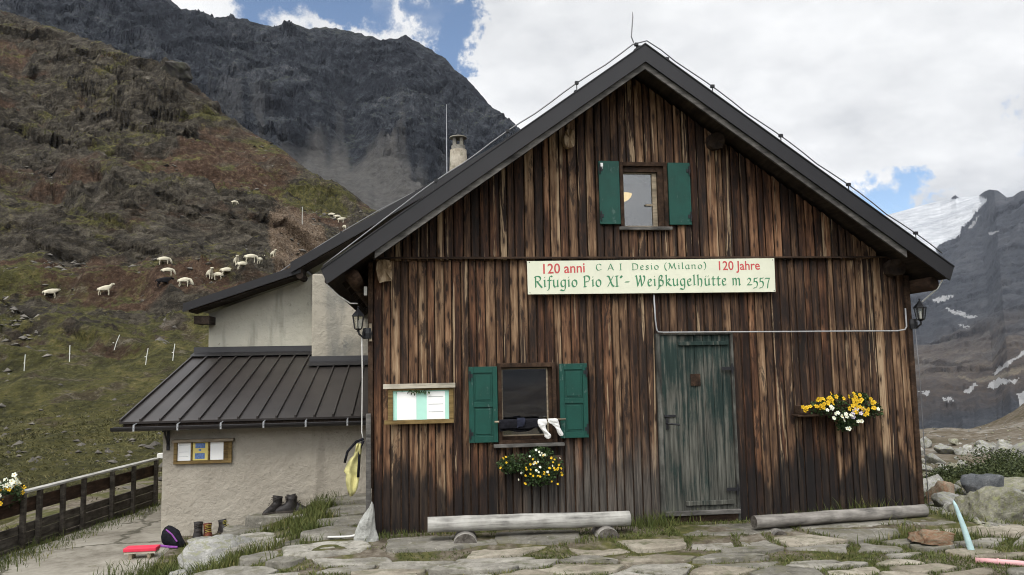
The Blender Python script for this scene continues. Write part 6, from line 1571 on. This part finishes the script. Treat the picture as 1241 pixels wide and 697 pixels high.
def sheep_mesh(name, pose, mat):
    me = bpy.data.meshes.new('tmp'); bm = bmesh.new(); sk = bm.verts.layers.skin.verify(); V = {}
    def v(k, p, r, par=None, r2=None):
        q = bm.verts.new(p); q[sk].radius = (r, r2 or r); V[k] = q
        if par: bm.edges.new((V[par], q))
        return q
    v('pelvis', (-.36, 0, .62), .20); V['pelvis'][sk].use_root = True
    v('belly', (-.05, 0, .60), .245, 'pelvis'); v('chest', (.25, 0, .63), .22, 'belly')
    if pose == 'graze':
        v('neck', (.46, 0, .56), .125, 'chest'); v('poll', (.60, 0, .33), .095, 'neck'); v('muzzle', (.66, 0, .14), .055, 'poll')
        ears = ((.575, .15, .36), (.575, -.15, .36))
    elif pose == 'up':
        v('neck', (.42, 0, .80), .13, 'chest'); v('poll', (.56, 0, .98), .095, 'neck'); v('muzzle', (.74, .03, .93), .055, 'poll')
        ears = ((.52, .16, 1.0), (.52, -.16, 1.0))
    else:
        v('neck', (.48, .02, .72), .125, 'chest'); v('poll', (.64, .06, .78), .095, 'neck'); v('muzzle', (.80, .12, .70), .055, 'poll')
        ears = ((.60, .22, .80), (.60, -.10, .80))
    for i, e in enumerate(ears): v('ear%d' % i, e, .022, 'poll')
    v('tail', (-.56, 0, .58), .05, 'pelvis'); v('tailtip', (-.60, 0, .40), .035, 'tail')
    st = .05 if pose != 'graze' else .0
    for i, sy in enumerate((-1, 1)):
        v('h%d' % i, (-.38, sy * .13, .45), .10, 'pelvis'); v('k%d' % i, (-.33 + st * sy, sy * .13, .34), .055, 'h%d' % i); v('c%d' % i, (-.42 + st * sy, sy * .13, .22), .036, 'k%d' % i); v('f%d' % i, (-.39 + st * sy, sy * .13, .0), .034, 'c%d' % i)
        v('s%d' % i, (.26, sy * .12, .46), .09, 'chest'); v('w%d' % i, (.28 - st * sy, sy * .12, .26), .04, 's%d' % i); v('p%d' % i, (.27 - st * sy, sy * .12, .0), .034, 'w%d' % i)
    bm.to_mesh(me); bm.free(); o = bpy.data.objects.new('tmp', me); col.objects.link(o)
    o.modifiers.new('skin', 'SKIN').use_smooth_shade = True; s = o.modifiers.new('sub', 'SUBSURF'); s.levels = s.render_levels = 2
    out = bpy.data.meshes.new_from_object(o.evaluated_get(bpy.context.evaluated_depsgraph_get())); bpy.data.objects.remove(o); out.name = name
    co = np.empty(len(out.vertices) * 3, np.float32); out.vertices.foreach_get('co', co); co = co.reshape(-1, 3)
    woolly = (co[:, 2] > .42) & (co[:, 0] < .45); n = 1 + .05 * fbm(co[:, 0] * 14 + co[:, 2] * 9, co[:, 1] * 14 + co[:, 2] * 7, 3, 5)
    co[woolly, 1] *= n[woolly]; co[woolly, 2] = .6 + (co[woolly, 2] - .6) * n[woolly]
    out.vertices.foreach_set('co', co.ravel()); out.materials.clear(); out.materials.append(mat); out.polygons.foreach_set('use_smooth', [True] * len(out.polygons)); out.update(); return out
SM = {(p, c): sheep_mesh('sheep_' + p, p, M[c]) for p, c in (('graze', 'wool'), ('up', 'wool'), ('look', 'wool'), ('look', 'black_wool'))}
def put_sheep(az, r, heading, pose, label, scale=1., mat='wool'):
    """heading: 0 walks to the viewer's right along the slope, 180 to the left, 90 away, -90 towards the viewer"""
    x, y = polar(az, r); o = link('sheep', SM[(pose, mat)]); o.location = (x, y, hz(az, r) - .03); o.rotation_euler = (0, 0, R(heading) - R(az)); o.scale = (scale * .9,) * 3
    return tag(o, label, 'sheep', 'sheep grazing on the hillside')
SHEEP = [
    (-23.702, 68.16, 0, 'look', 'white sheep standing alone, the leftmost on the hillside', 1.0),
    (-20.653, 65.58, -12, 'up', 'white sheep looking right, second from the left on the hillside', 1.0),
    (-17.166, 70.25, 0, 'graze', 'white sheep grazing just above the black sheep', 1.0),
    (-17.181, 62.63, 0, 'look', 'black sheep, the only dark one on the hillside', 1.0, 'black_wool'),
    (-16.931, 63.73, 0, 'graze', 'white sheep half hidden behind the black sheep', 0.9),
    (-15.853, 61.09, -25, 'graze', 'white sheep grazing just right of the black sheep', 1.0),
    (-14.298, 65.99, -70, 'up', 'leftmost white sheep of the tight row above the annex roof', 1.0),
    (-13.769, 65.67, 150, 'graze', 'second white sheep from the left in the tight row above the annex roof', 0.9),
    (-13.183, 65.32, 10, 'graze', 'third white sheep from the left in the tight row above the annex roof', 1.0),
    (-12.592, 65.26, -80, 'up', 'fourth white sheep from the left in the tight row, facing the viewer', 0.9),
    (-12.161, 64.53, 20, 'graze', 'fifth white sheep from the left in the tight row above the annex roof', 0.95),
    (-11.619, 64.53, 5, 'graze', 'rightmost white sheep of the tight row above the annex roof', 1.0),
    (-11.02, 72.17, 70, 'graze', 'lower of two white sheep just right of the tight row', 0.85),
    (-10.861, 73.38, -80, 'look', 'upper of two white sheep just right of the tight row', 0.8),
    (-10.142, 79.3, -60, 'up', 'white sheep standing on the brown soil near the annex roof edge', 0.9),
    (-12.768, 96.0, 0, 'graze', 'white sheep grazing alone high on the hillside', 0.72),
    (-6.127, 105.8, 160, 'graze', 'topmost white sheep of the small group at the hillside edge', .9),
    (-5.719, 100.51, 20, 'graze', 'second white sheep down in the small group at the hillside edge', .9),
    (-5.456, 99.05, 10, 'look', 'third white sheep down in the small group at the hillside edge', .9),
    (-5.25, 98.37, -70, 'graze', 'lowest white sheep of the small group, just above the annex roof', .9)]
for a in SHEEP: put_sheep(*a)
POSTS = [
    (-24.955, 47.76, 0.03, 'white post on the grass at the left, nearest the picture edge'),
    (-22.528, 46.49, 0.0, 'white post second from the left on the grassy hillside'),
    (-20.068, 49.59, 0.32, 'leaning white post, topmost of those above the lean-to roof'),
    (-18.155, 44.77, 0.12, 'slightly leaning white post left of the lean-to roof'),
    (-16.513, 43.82, 0.1, 'white post just left of the annex roof corner'),
    (-8.185, 90.75, 0.0, 'white post on the brown soil above the annex roof')]
for az, r, lean, label in POSTS:
    x, y = polar(az, r); z = hz(az, r); h = .85 if r < 60 else 2.0
    mb = MB(); mb.tube([(0, 0, -.2), (lean * .5, 0, h * .5), (lean, 0, h)], [.015 * (1 + r / 120)] * 3, 8); mb.box(-.03, .03, -.035, .035, h * .45, h * .45 + .04)
    o = mb.build('fence_post', M['post_white'], None); o.location = (x, y, z); tag(o, label, 'fence post', 'white fence posts on the hillside')

# ================================================================== GRASS
def in_stones(x, y):
    r = np.zeros(x.shape, bool)
    for p in STONES:
        xs = [q[0] for q in p]; ys = [q[1] for q in p]; k = (x > min(xs)) & (x < max(xs)) & (y > min(ys)) & (y < max(ys))
        if k.any(): r[k] |= pip(x[k], y[k], p)
    return r
def blades(name, label, x, y, z, h, wid, mat, seed, lean=.5, dry=.0):
    r = np.random.default_rng(seed); n = len(x); a = r.uniform(0, 6.283, n); l = r.uniform(.1, 1, n) * lean * h; la = r.uniform(0, 6.283, n)
    dx, dy = np.cos(a) * wid / 2, np.sin(a) * wid / 2; lx, ly = np.cos(la) * l, np.sin(la) * l
    P = np.stack([np.stack([x - dx, y - dy, z], -1), np.stack([x + dx, y + dy, z], -1), np.stack([x + lx * .35 + dx * .75, y + ly * .35 + dy * .75, z + h * .55], -1), np.stack([x + lx * .35 - dx * .75, y + ly * .35 - dy * .75, z + h * .55], -1), np.stack([x + lx, y + ly, z + h * .93], -1)], 1)
    b = np.arange(n) * 5; F = np.concatenate([np.stack([b, b + 1, b + 2], -1), np.stack([b, b + 2, b + 3], -1), np.stack([b + 3, b + 2, b + 4], -1)])
    t = np.clip(.42 + .35 * fbm(x * 1.1, y * 1.1, 3, seed) + r.normal(0, .16, n) + dry, 0, 1); T = np.zeros((n * 5, 3)); T[:, 0] = np.repeat(t, 5)
    return tag(link(name, np_mesh(name, P.reshape(-1, 3), F, mat, smooth=False, tone=T)), label, 'grass', kind='stuff')
g = np.random.default_rng(11)
# turf between the flagstones
n = 120000; x = g.uniform(-2.9, 7.6, n); y = -3.4 + g.random(n) * 5.2; y[:20000] = g.uniform(-3.4, -.1, 20000)
den = fbm(x * .9, y * 1.4, 4, 201) + .18 * sst(x, 1.5, 5.5) - .1 * sst(-y, 1.6, 2.6)
keep = (den + .5 * (g.random(n) - .5) > -.08 - .10 * sst(x, .5, 4.5)) & ~in_stones(x, y) & ((y < -.03) | (x < -.62) | (x > 6.02)) & ~((x < -2.55) & (y > -1.)) & ~((x < -.55) & (y > 2.75))
x, y, den = x[keep], y[keep], den[keep]
h = .016 + .03 * g.random(len(x)) ** 1.5 + .03 * np.clip(den, 0, 1)
blades('grass', 'short green and yellowed grass growing between the flagstones', x, y, ground_z(x, y) - .004, h, .006 + .005 * g.random(len(x)), M['grass'], 21, 1.5)
# taller tufts at the wall foot, on the bank and at the path edge
TUFT = [(2.62, -.14, .22, .12, .20, 500), (4.65, -.13, .35, .06, .13, 380), (5.2, -.12, .2, .06, .26, 160), (-.3, -.16, .2, .06, .10, 160), (.2, -.18, .3, .08, .10, 240), (1.5, -.7, .35, .06, .09, 420), (4.55, -.85, .3, .08, .1, 420), (5.0, -.98, .3, .1, .15, 620), (3.9, -.9, .4, .1, .09, 420), (2.75, -.8, .4, .12, .08, 420),
        (-1.3, 1.75, .14, .5, .20, 1700), (-1.28, .75, .16, .5, .17, 1600), (-1.3, .1, .14, .3, .14, 700), (-1.9, 1.45, .35, .2, .14, 700), (-2.3, 1.6, .3, .25, .14, 600), (-2.35, .05, .35, .12, .18, 650), (-2.95, .55, .28, .35, .18, 1200), (-2.6, -.2, .3, .3, .17, 1000), (-2.1, -.35, .2, .2, .2, 500), (-1.75, -.1, .16, .16, .2, 350), (-2.2, 2.55, .5, .07, .08, 400),
        (-5.0, 1.6, .12, .8, .16, 700), (-4.75, 3.6, .1, 1.2, .12, 700), (-4.5, 5.2, .1, .6, .12, 300), (5.75, -.9, .3, .25, .14, 700), (5.9, -1.9, .3, .3, .10, 500), (6.5, -.6, .5, .3, .12, 700), (7.6, 1.9, .5, .3, .12, 500), (9.0, 3.4, 1.2, .5, .22, 2200), (11.5, 5.2, 1.5, .7, .25, 2500), (8.0, 4.2, .7, .4, .15, 700), (3.2, -.55, .3, .06, .06, 200), (5.6, -.55, .12, .1, .1, 200)]
X, Y, H = [], [], []
for (cx, cy, sx, sy, hh, k) in TUFT:
    X.append(g.normal(cx, sx, k)); Y.append(g.normal(cy, sy, k)); H.append(hh * g.uniform(.35, 1.1, k))
X, Y, H = map(np.concatenate, (X, Y, H))
keep = ~in_stones(X, Y) & ~((X > -.5) & (X < 5.97) & (Y > -.06)) & ~((X < -.56) & (Y > 2.78) & (X > -3.62))
X, Y, H = X[keep], Y[keep], H[keep]
blades('grass', 'taller grass tufts at the wall foot, on the bank and along the path', X, Y, ground_z(X, Y) - .01, H, .006 + .006 * g.random(len(X)), M['grass'], 22, .7)
# rough grass on the slope beyond the fence and lower hillside
n = 110000; az = g.uniform(-30, -12, n); r = 13 + 34 * g.random(n) ** 1.5; a = np.radians(az); x = r * np.sin(a); y = r * np.cos(a) - 9
z = np.maximum(np.where(r > HR0, hill_z(az, np.maximum(r, HR0)), -99), ground_z(x, y)); keep = (x < fence_x(y) - .2) & (fbm(x * .35, y * .35, 4, 231) + .9 * (g.random(n) - .5) > .0 + .75 * sst(r, 24, 54)) & ~((x > -4.3) & (y > 5))
x, y, z, r = x[keep], y[keep], z[keep], r[keep]
blades('grass', 'rough dull green grass on the slope beyond the fence', x, y, z - .02, (.02 + .06 * g.random(len(x)) ** 2) * (1 + r / 60), .008 + r * .0007, M['hillgrass'], 23, 2.6)

# ================================================================== HAZE: thin blue air over the valley
def build_haze():
    lo = np.array([1e9] * 3); hi = -lo
    for o in col.objects:
        if o.type == 'MESH' and o.get('kind') == 'structure':
            c = np.empty(len(o.data.vertices) * 3, np.float32); o.data.vertices.foreach_get('co', c); c = c.reshape(-1, 3); lo = np.minimum(lo, c.min(0)); hi = np.maximum(hi, c.max(0))
    mb = MB(); mb.box(lo[0] - 5, hi[0] + 5, lo[1] - 5, hi[1] + 5, lo[2] - 1, hi[2] + 3)
    s = NT('thin_haze'); v = s.add('ShaderNodeVolumePrincipled', Color=(.78, .85, 1.0), Density=HAZE, Anisotropy=.2); s.t.links.new(v.outputs[0], s.out.inputs['Volume'])
    tag(mb.build('haze', s.m), 'thin pale blue mountain haze', 'haze', kind='stuff')
HAZE = .00005
build_haze()
